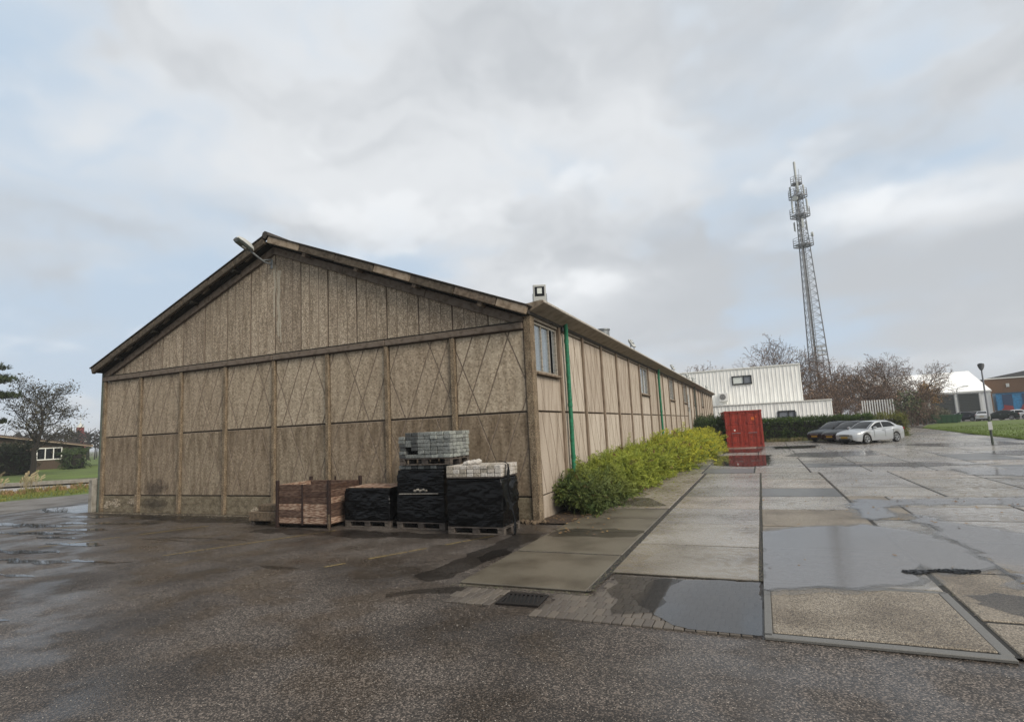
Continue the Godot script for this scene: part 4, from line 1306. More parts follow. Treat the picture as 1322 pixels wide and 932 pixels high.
func make_stacks() -> void:
	# A: pallet with a black-wrapped load and white blocks on top
	var a := thing("block_pallet", Vector3(-0.67, 0, 1.12), 0.03, "pallet of black film wrap topped by white blocks, nearest the barn corner", "pallet load")
	pallet_parts(a, Vector3.ZERO, 1.22, 0.84)
	built("film_wrap", wrapped(Vector3(0, 0.60, 0), Vector3(1.17, 0.90, 0.82), 4), M.wrap, a)
	var bm := MB.new()
	bm.box(Vector3.ZERO, Vector3(0.142, 0.072, 0.118), Basis.IDENTITY, 0.007)
	var block := bm.mesh()
	var bs := MB.new()
	bs.box(Vector3(0, 1.09, 0), Vector3(1.2, 0.024, 0.84), Basis.IDENTITY, 0.004)
	built("layer_board", bs, M.pallet[1], a)
	for lay in 3:
		for i in 8:
			for j in 7:
				if lay < 2 and i > 0 and i < 7 and j > 0 and j < 6: continue
				if lay == 2 and rng.randf() < 0.10 and j > 0: continue
				part("block", block, M.block_white[rng.randi() % 3], a, Transform3D(Basis.from_euler(Vector3(rng.randfn(0, 0.012), rng.randfn(0, 0.03), rng.randfn(0, 0.012))), Vector3((i - 3.5) * 0.151 + rng.randfn(0, 0.003), 1.140 + lay * 0.075, (j - 3) * 0.122 + rng.randfn(0, 0.004))))
	bs = MB.new()   # loose film hanging over the right end
	var rows := []
	for i in 24:
		var t := i / 23.0
		var row := []
		for j in 5:
			var u := j / 4.0 - 0.5
			var p := Vector3(0.30 + t * 0.0, 1.37, 0.30)
			if t < 0.25: p = Vector3(0.28 + t / 0.25 * 0.36, 1.375 + sin(t * 14) * 0.02, 0.22)
			else:
				var k := (t - 0.25) / 0.75
				p = Vector3(0.655 + 0.02 * sin(k * 9) + k * k * 0.14, 1.35 - k * 1.33, 0.20 + 0.05 * sin(k * 7) + k * 0.10)
			p += Vector3(0.012 * sin(j * 2.0 + i), 0.006 * sin(i * 1.7 + j), u * (0.10 + 0.03 * sin(i * 0.9)))
			row.append(p)
		rows.append(row)
	bs.grid(rows)
	built("loose_film", bs, M.wrap, a)
	bs = MB.new()
	for k in 3:
		bs.box(Vector3(-0.22 + k * 0.10, 1.37 + 0.01 * k, 0.25 - 0.05 * k), Vector3(0.15, 0.07, 0.11), Basis.from_euler(Vector3(0.3, 0.5 * k, 0.25)), 0.02)
	built("broken_block", bs, M.block_white[2], a)

	# B: taller stack of two wrapped loads with grey blocks high on top
	var t2 := thing("block_stack", Vector3(-2.14, 0, 0.79), -0.02, "tallest stack: two black-wrapped pallets with grey-green paving blocks on top", "pallet load")
	pallet_parts(t2, Vector3.ZERO, 1.22, 0.82)
	built("film_wrap", wrapped(Vector3(0, 0.42, 0), Vector3(1.17, 0.55, 0.80), 9), M.wrap, t2)
	bs = MB.new()
	bs.box(Vector3(-0.04, 0.735, 0.385), Vector3(1.0, 0.022, 0.05), Basis.from_euler(Vector3(0, 0, 0.012)), 0.006)
	built("paper_strip", bs, M.wrap_white, t2)
	bs = MB.new()
	for k in 5:
		bs.box(Vector3(-0.12 + 0.07 * k, 0.80 + 0.02 * (k % 2), 0.40), Vector3(0.07, 0.05, 0.04), Basis.from_euler(Vector3(0.3 * k, 0.4, 0.2 * k)), 0.015)
	built("torn_paper", bs, M.wrap_white, t2)
	built("film_wrap", wrapped(Vector3(0.01, 0.98, 0), Vector3(1.15, 0.50, 0.78), 15), M.wrap, t2)
	bm = MB.new()
	bm.box(Vector3.ZERO, Vector3(0.158, 0.074, 0.128), Basis.IDENTITY, 0.008)
	block = bm.mesh()
	for i in 7:
		for j in [-1, 0, 1]:
			part("block", block, M.block_grey[rng.randi() % 4], t2, Transform3D(Basis.from_euler(Vector3(0, rng.randfn(0, 0.05), rng.randfn(0, 0.02))), Vector3((i - 3) * 0.164, 1.290, j * 0.28)))
	pallet_parts(t2, Vector3(0.14, 1.335, 0), 1.30, 0.82)
	for lay in 7:
		for i in 8:
			for j in 6:
				if i > 0 and i < 7 and j > 0 and j < 5 and lay < 6: continue
				if j == 5 and ((i == 1 and lay in [1, 2]) or (i == 2 and lay == 1)): continue
				if lay == 6 and (i < 1 or rng.randf() < 0.08): continue
				var m2 = M.block_grey[rng.randi() % 2]
				if i < 3 and rng.randf() < 0.7: m2 = M.block_grey[2]
				if i > 4 and rng.randf() < 0.5: m2 = M.block_grey[3]
				part("block", block, m2, t2, Transform3D(Basis.from_euler(Vector3(rng.randfn(0, 0.012), rng.randfn(0, 0.04), rng.randfn(0, 0.015))), Vector3(0.14 + (i - 3.5) * 0.165 + rng.randfn(0, 0.006), 1.522 + lay * 0.0785, (j - 2.5) * 0.136 + rng.randfn(0, 0.008))))

	# C: low wrapped pallet
	var c := thing("wrapped_pallet", Vector3(-3.58, 0, 0.74), 0.02, "low pallet wholly wrapped in black film between the rusty box and tall stack", "pallet load")
	pallet_parts(c, Vector3.ZERO, 1.22, 0.84)
	built("film_wrap", wrapped(Vector3(0, 0.50, 0), Vector3(1.20, 0.68, 0.84), 27), M.wrap, c)
	bs = MB.new()
	bs.box(Vector3(0.02, 0.865, -0.03), Vector3(1.16, 0.012, 0.78), Basis.from_euler(Vector3(0.01, 0, -0.006)), 0.004)
	built("cover_sheet", bs, M.rusty_wood[2], c)

	# D: rusty open stillage of boards
	var d := thing("box_stillage", Vector3(-5.15, 0, 0.92), 0.0, "open rust-brown box of stained boards with corner posts, left of the black pallets", "crate")
	var w := 1.52; var dp := 1.05
	for side in 4:
		for k in 6:
			var y := 0.165 + k * 0.148
			var m3 = M.rusty_wood[(k + side) % 3]
			bs = MB.new()
			var bulge := rng.randf_range(-0.008, 0.008)
			if side == 0:
				for hx in [-1, 1]:
					var b2 := MB.new()
					b2.box(Vector3(hx * w * 0.245, y, dp / 2 + bulge), Vector3(w * 0.475, 0.138, 0.028), Basis.from_euler(Vector3(rng.randfn(0, 0.02), 0, rng.randfn(0, 0.006))), 0.007)
					built("board", b2, M.rusty_wood[rng.randi() % 3], d)
				continue
			elif side == 1: bs.box(Vector3(0, y, -dp / 2 + bulge), Vector3(w - 0.03, 0.138, 0.028), Basis.from_euler(Vector3(0, 0, rng.randfn(0, 0.004))), 0.007)
			elif side == 2: bs.box(Vector3(w / 2 + bulge, y, 0), Vector3(0.028, 0.138, dp - 0.04), Basis.from_euler(Vector3(rng.randfn(0, 0.006), 0, rng.randfn(0, 0.05))), 0.007)
			else: bs.box(Vector3(-w / 2 + bulge, y, 0), Vector3(0.028, 0.138, dp - 0.04), Basis.IDENTITY, 0.007)
			built("board", bs, m3, d)
	for sx in [-1, 1]:
		for sz in [-1, 1]:
			bs = MB.new()
			bs.box(Vector3(sx * (w / 2 + 0.012), 0.535, sz * (dp / 2 + 0.012)), Vector3(0.07, 1.07, 0.07), Basis.IDENTITY, 0.008)
			built("corner_post", bs, M.rusty_iron, d)
	bs = MB.new()
	bs.box(Vector3(0, 0.52, dp / 2 + 0.022), Vector3(0.05, 0.92, 0.02), Basis.IDENTITY, 0.005)
	bs.box(Vector3(0, 0.50, -dp / 2 - 0.022), Vector3(0.05, 1.14, 0.02), Basis.IDENTITY, 0.005)
	built("strap", bs, M.rusty_iron, d)
	bs = MB.new()
	bs.box(Vector3(w / 2 + 0.045, 0.16, dp / 2 + 0.055), Vector3(0.07, 0.32, 0.012), Basis.IDENTITY, 0.004)
	built("pale_plate", bs, M.old_concrete, d)
	bs = MB.new()
	bs.box(Vector3(0, 0.08, 0), Vector3(w - 0.06, 0.03, dp - 0.06))
	built("floor_board", bs, M.rusty_wood[1], d)
	bs = MB.new()
	for k in 26:
		bs.box(Vector3(rng.randf_range(-0.62, 0.62), rng.randf_range(0.14, 0.30), rng.randf_range(-0.4, 0.4)), Vector3(0.3, 0.1, 0.12) * rng.randf_range(0.5, 1.1), Basis.from_euler(Vector3(rng.randf(), rng.randf() * 3, rng.randf() * 0.5)), 0.02)
	tag(built("scrap", bs, M.old_concrete, d), "", "", "", "stuff")

	# E: beams and a broken slab on skids
	var e := thing("concrete_beam_pile", Vector3(-6.5, 0, 1.02), 0.0, "small pile of two grey concrete beams with broken bits, left of the rusty box", "beams")
	bs = MB.new()
	bs.box(Vector3(0, 0.205, 0.12), Vector3(1.02, 0.21, 0.36), Basis.from_euler(Vector3(0, 0.02, 0.004)), 0.012)
	built("beam", bs, M.old_concrete, e)
	bs = MB.new()
	bs.box(Vector3(0.06, 0.385, 0.0), Vector3(0.88, 0.145, 0.30), Basis.from_euler(Vector3(0, -0.03, -0.006)), 0.012)
	built("beam", bs, M.old_concrete, e)
	for k in 2:
		bs = MB.new()
		bs.box(Vector3((k - 0.5) * 0.8, 0.05, 0.02), Vector3(0.10, 0.10, 0.52), Basis.IDENTITY, 0.008)
		built("skid", bs, M.pallet[1], e)
	bs = MB.new()
	for k in 7:
		bs.box(Vector3(0.10 + rng.randf() * 0.40, 0.50, rng.randf_range(-0.1, 0.1)), Vector3(0.24, 0.05, 0.14) * rng.randf_range(0.4, 1.0), Basis.from_euler(Vector3(rng.randfn(0, 0.2), rng.randf() * 3, rng.randfn(0, 0.3))), 0.012)
	built("broken_piece", bs, M.old_concrete, e)

	# gully grate
	var g := thing("drain_grate", Vector3(1.87, 0.0, 5.18), 0.06, "small rusty iron drain grate set in the brick gutter", "drain grate")
	bs = MB.new()
	for s in [-1, 1]:
		bs.box(Vector3(0, 0.012, s * 0.185), Vector3(0.52, 0.03, 0.05), Basis.IDENTITY, 0.006)
		bs.box(Vector3(s * 0.235, 0.0115, 0), Vector3(0.05, 0.029, 0.32), Basis.IDENTITY, 0.006)
	built("frame", bs, M.cast_iron, g)
	bs = MB.new()
	bs.box(Vector3(0, 0.0075, 0), Vector3(0.44, 0.003, 0.33))
	built("shaft", bs, M.black, g)  # flat black sheet painted as the unlit drain below the bars
	for k in 8:
		bs = MB.new()
		bs.box(Vector3(-0.19 + k * 0.054, 0.016, 0), Vector3(0.024, 0.018, 0.33), Basis.from_euler(Vector3(0, 0.22, 0)), 0.004)
		built("grate_bar", bs, M.cast_iron, g)

	# crumpled black strip lying on the plates
	bs = MB.new()
	var fn := FastNoiseLite.new()
	fn.seed = 4; fn.frequency = 4.0
	rows = []
	for i in 46:
		var t := i / 45.0
		var row := []
		var cx := lerpf(6.02, 6.84, t)
		var cz := lerpf(3.06, 2.84, t) + sin(t * 9.0) * 0.025
		var wid := 0.075 + 0.03 * sin(t * 11.0) + 0.03 * fn.get_noise_1d(t * 9.0)
		if i == 0 or i == 45: wid = 0.015
		for j in 13:
			var u := j / 12.0
			var aa := u * PI
			var rr := wid * (1.0 + 0.5 * fn.get_noise_2d(t * 7.0, u * 3.0))
			row.append(Vector3(cx + 0.03 * fn.get_noise_2d(u * 4.0, t * 8.0), 0.036 + sin(aa) * (0.020 + 0.028 * fn.get_noise_2d(t * 12.0, u * 2.0 + 7.0)), cz + cos(aa) * rr))
		rows.append(row)
	bs.grid(rows, true)
	tag(built("crumpled_strip", bs, M.wrap), "crumpled strip of black plastic lying on the wet concrete plates", "plastic strip")


# ---------------------------------------------------------------- shipping container, white building, mast
func make_container() -> void:
	var c := thing("shipping_container", Vector3(3.50, 0, -31.3), 0.10, "closed red shipping container with double doors facing the yard", "container")
	var w := 2.44; var h := 2.59; var L := 6.06
	var b := MB.new()
	var xs := []
	# corrugated sides
	for s in [-1, 1]:
		var rows := []
		var n := int(L / 0.139)
		for i in n * 2 + 1:
			var z := -0.08 - (L - 0.16) * i / (n * 2.0)
			var o := 0.0 if (i / 2) % 2 == 0 else -0.036
			rows.append([Vector3(s * (w / 2 - 0.02 + o), 0.14, z), Vector3(s * (w / 2 - 0.02 + o), h - 0.06, z)])
		for i in rows.size() - 1:
			if s > 0: b.quad(rows[i][0], rows[i + 1][0], rows[i + 1][1], rows[i][1])
			else: b.quad(rows[i][1], rows[i + 1][1], rows[i + 1][0], rows[i][0])
	built("side_wall", b, M.red_box, c)
	b = MB.new()
	b.box(Vector3(0, h - 0.06, -L / 2), Vector3(w - 0.05, 0.03, L - 0.1))
	built("roof", b, M.red_box, c)
	b = MB.new()
	b.box(Vector3(0, h / 2, -L + 0.06), Vector3(w - 0.1, h - 0.1, 0.04))
	built("end_wall", b, M.red_box, c)
	for sx in [-1, 1]:
		for sz in [0, 1]:
			b = MB.new()
			var x: float = sx * (w / 2 - 0.07); var z: float = -0.06 - sz * (L - 0.12)
			b.box(Vector3(x, h / 2, z), Vector3(0.14, h, 0.12), Basis.IDENTITY, 0.012)
			built("corner_post", b, M.red_bar, c)
			for y in [0.06, h - 0.06]:
				b = MB.new()
				b.box(Vector3(x + sx * 0.006, y, z + (0.006 if sz == 0 else -0.006)), Vector3(0.165, 0.125, 0.165), Basis.IDENTITY, 0.01)
				built("corner_casting", b, M.red_bar, c)
		b = MB.new()
		b.box(Vector3(sx * (w / 2 - 0.03), h - 0.03, -L / 2), Vector3(0.06, 0.06, L - 0.3), Basis.IDENTITY, 0.006)
		b.box(Vector3(sx * (w / 2 - 0.03), 0.09, -L / 2), Vector3(0.06, 0.14, L - 0.3), Basis.IDENTITY, 0.006)
		built("rail", b, M.red_bar, c)
	b = MB.new()
	b.box(Vector3(0, h - 0.06, -0.06), Vector3(w - 0.3, 0.11, 0.11), Basis.IDENTITY, 0.01)
	b.box(Vector3(0, 0.075, -0.06), Vector3(w - 0.3, 0.12, 0.11), Basis.IDENTITY, 0.01)
	built("header", b, M.red_bar, c)
	for s in [-1, 1]:
		b = MB.new()
		var x0: float = s * 0.54
		b.box(Vector3(x0, h / 2, -0.07), Vector3(1.05, h - 0.27, 0.03))
		for k in 3:   # three pressed fields
			var y := 0.145 + (h - 0.29) / 3.0 * (k + 0.5)
			b.box(Vector3(x0, y + (h - 0.29) / 6.0 - 0.03, -0.05), Vector3(1.05, 0.07, 0.045), Basis.IDENTITY, 0.012)
			for m in 4:
				b.box(Vector3(x0 + (m - 1.5) * 0.25, y - 0.02, -0.052), Vector3(0.15, (h - 0.29) / 3.0 - 0.16, 0.02), Basis.IDENTITY, 0.009)
		for m in [-1, 1]:
			b.box(Vector3(x0 + m * 0.50, h / 2, -0.048), Vector3(0.06, h - 0.27, 0.05), Basis.IDENTITY, 0.01)
		var dr := built("door", b, M.red_box, c)
		for m in [-1, 1]:
			b = MB.new()
			var x2: float = x0 + m * 0.26
			b.cyl(Vector3(x2, 0.1, 0.0), Vector3(x2, h - 0.06, 0.0), 0.02, 8)
			for y in [0.16, 0.75, 1.75, h - 0.14]:
				b.box(Vector3(x2, y, -0.01), Vector3(0.09, 0.06, 0.05), Basis.IDENTITY, 0.01)
			built("lock_bar", b, M.red_bar, dr)
			b = MB.new()
			b.box(Vector3(x2 + m * -0.14, 1.02, 0.015), Vector3(0.34, 0.035, 0.02), Basis.IDENTITY, 0.006)
			built("handle", b, M.zinc, dr)
		b = MB.new()
		for y in [0.35, 1.0, 1.6, 2.25]:
			b.box(Vector3(s * 1.08, y, -0.01), Vector3(0.07, 0.12, 0.04), Basis.IDENTITY, 0.01)
		built("hinge", b, M.red_bar, dr)
		b = MB.new()
		if s > 0:
			b.box(Vector3(0.62, 2.0, -0.033), Vector3(0.22, 0.20, 0.006))
			b.box(Vector3(0.82, 2.12, -0.034), Vector3(0.10, 0.12, 0.005))
			built("orange_label", b, M.orange_label, dr)
		else:
			b.box(Vector3(-0.62, 1.22, -0.033), Vector3(0.10, 0.10, 0.006))
			built("white_label", b, M.trim_white, dr)


func ribbed(x0: float, x1: float, y0: float, y1: float, z: float, pitch: float, dep: float) -> MB:
	var b := MB.new()
	var n := int(round((x1 - x0) / pitch))
	var p := (x1 - x0) / n
	var pts := PackedVector2Array()
	for i in n:
		var x := x0 + i * p
		pts.append_array([Vector2(x, z), Vector2(x + p * 0.70, z), Vector2(x + p * 0.76, z + dep), Vector2(x + p * 0.94, z + dep)])
	pts.append(Vector2(x1, z))
	for i in pts.size() - 1:
		b.quad(Vector3(pts[i].x, y0, pts[i].y), Vector3(pts[i + 1].x, y0, pts[i + 1].y), Vector3(pts[i + 1].x, y1, pts[i + 1].y), Vector3(pts[i].x, y1, pts[i].y))
	return b


func make_white_building() -> void:
	var o := thing("white_building", Vector3.ZERO, 0.0, "white corrugated metal office block with a lower annex behind the hedge", "building")
	var b := MB.new()
	b.box(Vector3(1.2, 3.95, -73), Vector3(16.1, 7.9, 25.8))
	built("wall", b, M.cladding, o)
	built("cladding", ribbed(-6.9, 9.28, 0.0, 7.95, -60.08, 0.40, 0.04), M.cladding, o)
	b = MB.new()
	for i in 60:
		b.box(Vector3(9.27, 3.95, -60.3 - i * 0.42), Vector3(0.07, 7.9, 0.1))
	built("cladding", b, M.cladding, o)
	b = MB.new()
	b.box(Vector3(1.2, 7.97, -60.03), Vector3(16.25, 0.14, 0.12), Basis.IDENTITY, 0.01)
	b.box(Vector3(9.27, 7.97, -73), Vector3(0.14, 0.14, 25.8), Basis.IDENTITY, 0.01)
	built("roof_trim", b, M.trim_white, o)
	b = MB.new()
	b.box(Vector3(2.5, 1.8, -59.0), Vector3(18.6, 3.6, 1.9))
	built("annex_wall", b, M.cladding, o)
	built("annex_cladding", ribbed(-6.8, 11.85, 0.0, 3.62, -58.02, 0.40, 0.035), M.cladding, o)
	b = MB.new()
	b.box(Vector3(2.5, 3.66, -58.9), Vector3(18.8, 0.10, 2.0), Basis.IDENTITY, 0.01)
	built("annex_trim", b, M.trim_white, o)
	for q in [[3.02, 6.58, 2.05, 0.92, -60.0], [7.35, 2.28, 1.6, 0.72, -57.96]]:
		b = MB.new()
		for s in [-1, 1]:
			b.box(Vector3(q[0], q[1] + s * q[3] / 2, q[4]), Vector3(q[2] + 0.16, 0.14, 0.16), Basis.IDENTITY, 0.01)
			b.box(Vector3(q[0] + s * q[2] / 2, q[1], q[4] - 0.002), Vector3(0.14, q[3] - 0.1, 0.15), Basis.IDENTITY, 0.01)
		b.box(Vector3(q[0] + 0.18, q[1], q[4] - 0.004), Vector3(0.12, q[3] - 0.1, 0.14))
		var wf := built("window", b, M.dark_frame, o)
		b = MB.new()
		b.box(Vector3(q[0] - 0.42, q[1], q[4] - 0.02), Vector3(1.1, q[3] - 0.16, 0.02))
		built("pane", b, M.lamp_glass if q[4] < -59 else M.blind, wf)
		b = MB.new()
		b.box(Vector3(q[0] + 0.62, q[1], q[4] - 0.021), Vector3(0.72, q[3] - 0.16, 0.02))
		built("pane", b, M.blind, wf)
	var ac := thing("air_conditioner", Vector3(0.85, 4.15, -59.75), 0.0, "white outdoor air conditioner unit on brackets on the white building's wall", "air conditioner")
	b = MB.new()
	b.box(Vector3(0, 0.55, 0), Vector3(0.98, 1.0, 0.36), Basis.IDENTITY, 0.03)
	built("casing", b, M.white_plastic, ac)
	b = MB.new()
	b.cyl(Vector3(-0.10, 0.55, 0.17), Vector3(-0.10, 0.55, 0.195), 0.36, 20)
	built("fan_grille", b, M.dark_frame, ac)
	b = MB.new()
	for k in 5:
		b.tube(ring_path(Vector3(-0.10, 0.55, 0.20), 0.07 + 0.07 * k), [0.010], 4, false)
	built("fan_ring", b, M.white_plastic, ac)
	b = MB.new()
	for s in [-1, 1]:
		b.box(Vector3(s * 0.35, 0.02, -0.05), Vector3(0.05, 0.05, 0.5))
	built("bracket", b, M.steel, ac)


func ring_path(c: Vector3, r: float) -> PackedVector3Array:
	var p := PackedVector3Array()
	for k in 17:
		p.append(c + Vector3(cos(TAU * k / 16), sin(TAU * k / 16), 0) * r)
	return p


func make_mast() -> void:
	var at := Vector3(14.1, -0.2, -93.2)
	var o := thing("lattice_mast", at, 0.35, "tall grey lattice phone mast with three platforms behind the white building", "mast")
	var legs := []
	var rad := func(y: float) -> float: return lerpf(2.15, 0.98, clampf(y / 31.0, 0, 1)) if y < 31.0 else lerpf(0.98, 0.65, clampf((y - 31.0) / 10.0, 0, 1))
	var pos := func(k: int, y: float) -> Vector3:
		var a := TAU * k / 3.0 + 0.2
		return Vector3(cos(a) * rad.call(y), y, sin(a) * rad.call(y))
	for k in 3:
		var b := MB.new()
		b.tube(PackedVector3Array([pos.call(k, 0.0), pos.call(k, 31.0), pos.call(k, 41.5)]), [0.11, 0.085, 0.06], 6)
		built("leg", b, M.mast, o)
	var br := MB.new()
	var y := 0.0
	while y < 41.0:
		var dy := 1.25 if y < 31.0 else 0.9
		for k in 3:
			br.bar(pos.call(k, y), pos.call((k + 1) % 3, y + dy), 0.045)
			br.bar(pos.call((k + 1) % 3, y), pos.call(k, y + dy), 0.045)
			br.bar(pos.call(k, y), pos.call((k + 1) % 3, y), 0.045)
		y += dy
	built("bracing", br, M.mast, o)
	var la := MB.new()
	la.bar(Vector3(0.2, 0, 0.1), Vector3(0.2, 41, 0.1), 0.07)
	la.bar(Vector3(-0.25, 0, 0.1), Vector3(-0.25, 41, 0.1), 0.07)
	for i in 130:
		la.bar(Vector3(0.2, i * 0.315, 0.1), Vector3(-0.25, i * 0.315, 0.1), 0.04)
	built("ladder", la, M.mast, o)
	la = MB.new()
	la.box(Vector3(0.0, 20.5, -0.25), Vector3(0.34, 41, 0.08))
	built("cable_tray", la, M.dark_frame, o)
	for q in [[31.0, 1.62], [36.2, 1.62], [39.6, 1.5], [42.0, 0.9]]:
		var b := MB.new()
		var n := 8
		for k in n:
			var a0 := TAU * k / n; var a1 := TAU * (k + 1) / n
			var p0 := Vector3(cos(a0) * q[1], q[0], sin(a0) * q[1]); var p1 := Vector3(cos(a1) * q[1], q[0], sin(a1) * q[1])
			b.bar(p0, p1, 0.10, 0.14)
			for j in 3:
				b.bar(p0 + Vector3(0, 0.4 + 0.4 * j, 0), p1 + Vector3(0, 0.4 + 0.4 * j, 0), 0.045)
			b.bar(p0, p0 + Vector3(0, 1.2, 0), 0.06)
			b.bar(Vector3(0, q[0], 0), p0, 0.09)
			for t in [0.35, 0.55, 0.75]:
				b.bar(p0 * Vector3(t, 1, t), p1 * Vector3(t, 1, t), 0.10, 0.05)
		built("platform", b, M.mast, o)
	for k in 3:
		for q in [[37.8, 1.32, 2.2], [41.0, 1.2, 1.7], [34.6, 1.1, 1.5]]:
			var a: float = TAU * k / 3.0 + 0.7 + q[0]
			var b := MB.new()
			var c := Vector3(cos(a) * q[1], q[0], sin(a) * q[1])
			b.box(c, Vector3(0.30, q[2], 0.18), Basis(Vector3.UP, -a + PI / 2), 0.03)
			b.bar(c * Vector3(0.9, 1, 0.9) - Vector3(0, q[2] * 0.6, 0), c * Vector3(0.9, 1, 0.9) + Vector3(0, q[2] * 0.6, 0), 0.07)
			built("panel_antenna", b, M.lamp_grey, o)
	for q in [[39.0, 2.3], [32.6, 0.6]]:
		var b := MB.new()
		var c := Vector3(cos(q[1]) * 1.35, q[0], sin(q[1]) * 1.35)
		b.cyl(c, c + Vector3(cos(q[1]), 0, sin(q[1])) * 0.3, 0.42, 14)
		built("dish", b, M.lamp_grey, o)
	var tp := MB.new()
	tp.cyl(Vector3(0, 41, 0), Vector3(0, 43.0, 0), 0.12, 8)
	tp.cyl(Vector3(0, 43.0, 0), Vector3(0, 46.0, 0), 0.19, 10)
	built("top_antenna", tp, M.lamp_grey, o)
	var w := MB.new()
	w.cyl(Vector3(0.45, 42, 0.3), Vector3(0.45, 44.6, 0.3), 0.03, 5)
	built("whip_antenna", w, M.mast, o)
	# sports-ground floodlight pole far behind
	var f := thing("floodlight_pole", Vector3(17.5, -0.2, -118), 0.3, "thin far floodlight pole with stacked lamp rows, just right of the mast", "floodlight pole")
	var b2 := MB.new()
	b2.cyl(Vector3.ZERO, Vector3(0, 16.2, 0), 0.13, 6, 0.09)
	built("pole", b2, M.mast, f)
	for k in 3:
		b2 = MB.new()
		b2.box(Vector3(0, 14.4 + k * 0.85, 0), Vector3(1.9, 0.10, 0.12))
		for j in 4:
			b2.box(Vector3(-0.72 + 0.48 * j, 14.5 + k * 0.85, 0.14), Vector3(0.36, 0.34, 0.18), Basis(Vector3.RIGHT, 0.4), 0.03)
		built("lamp_row", b2, M.lamp_grey, f)


# ---------------------------------------------------------------- cars
func curve(pts: Array, x: float) -> float:   # pts: [x, y] by falling x
	for i in pts.size() - 1:
		if x <= pts[i][0] and x >= pts[i + 1][0]:
			var t: float = (pts[i][0] - x) / maxf(pts[i][0] - pts[i + 1][0], 1e-5)
			return lerpf(pts[i][1], pts[i + 1][1], t)
	return pts[0][1] if x > pts[0][0] else pts[-1][1]


func smooth_curve(pts: Array, x: float) -> float:
	return (curve(pts, x) * 2.0 + curve(pts, x + 0.07) + curve(pts, x - 0.07)) / 4.0


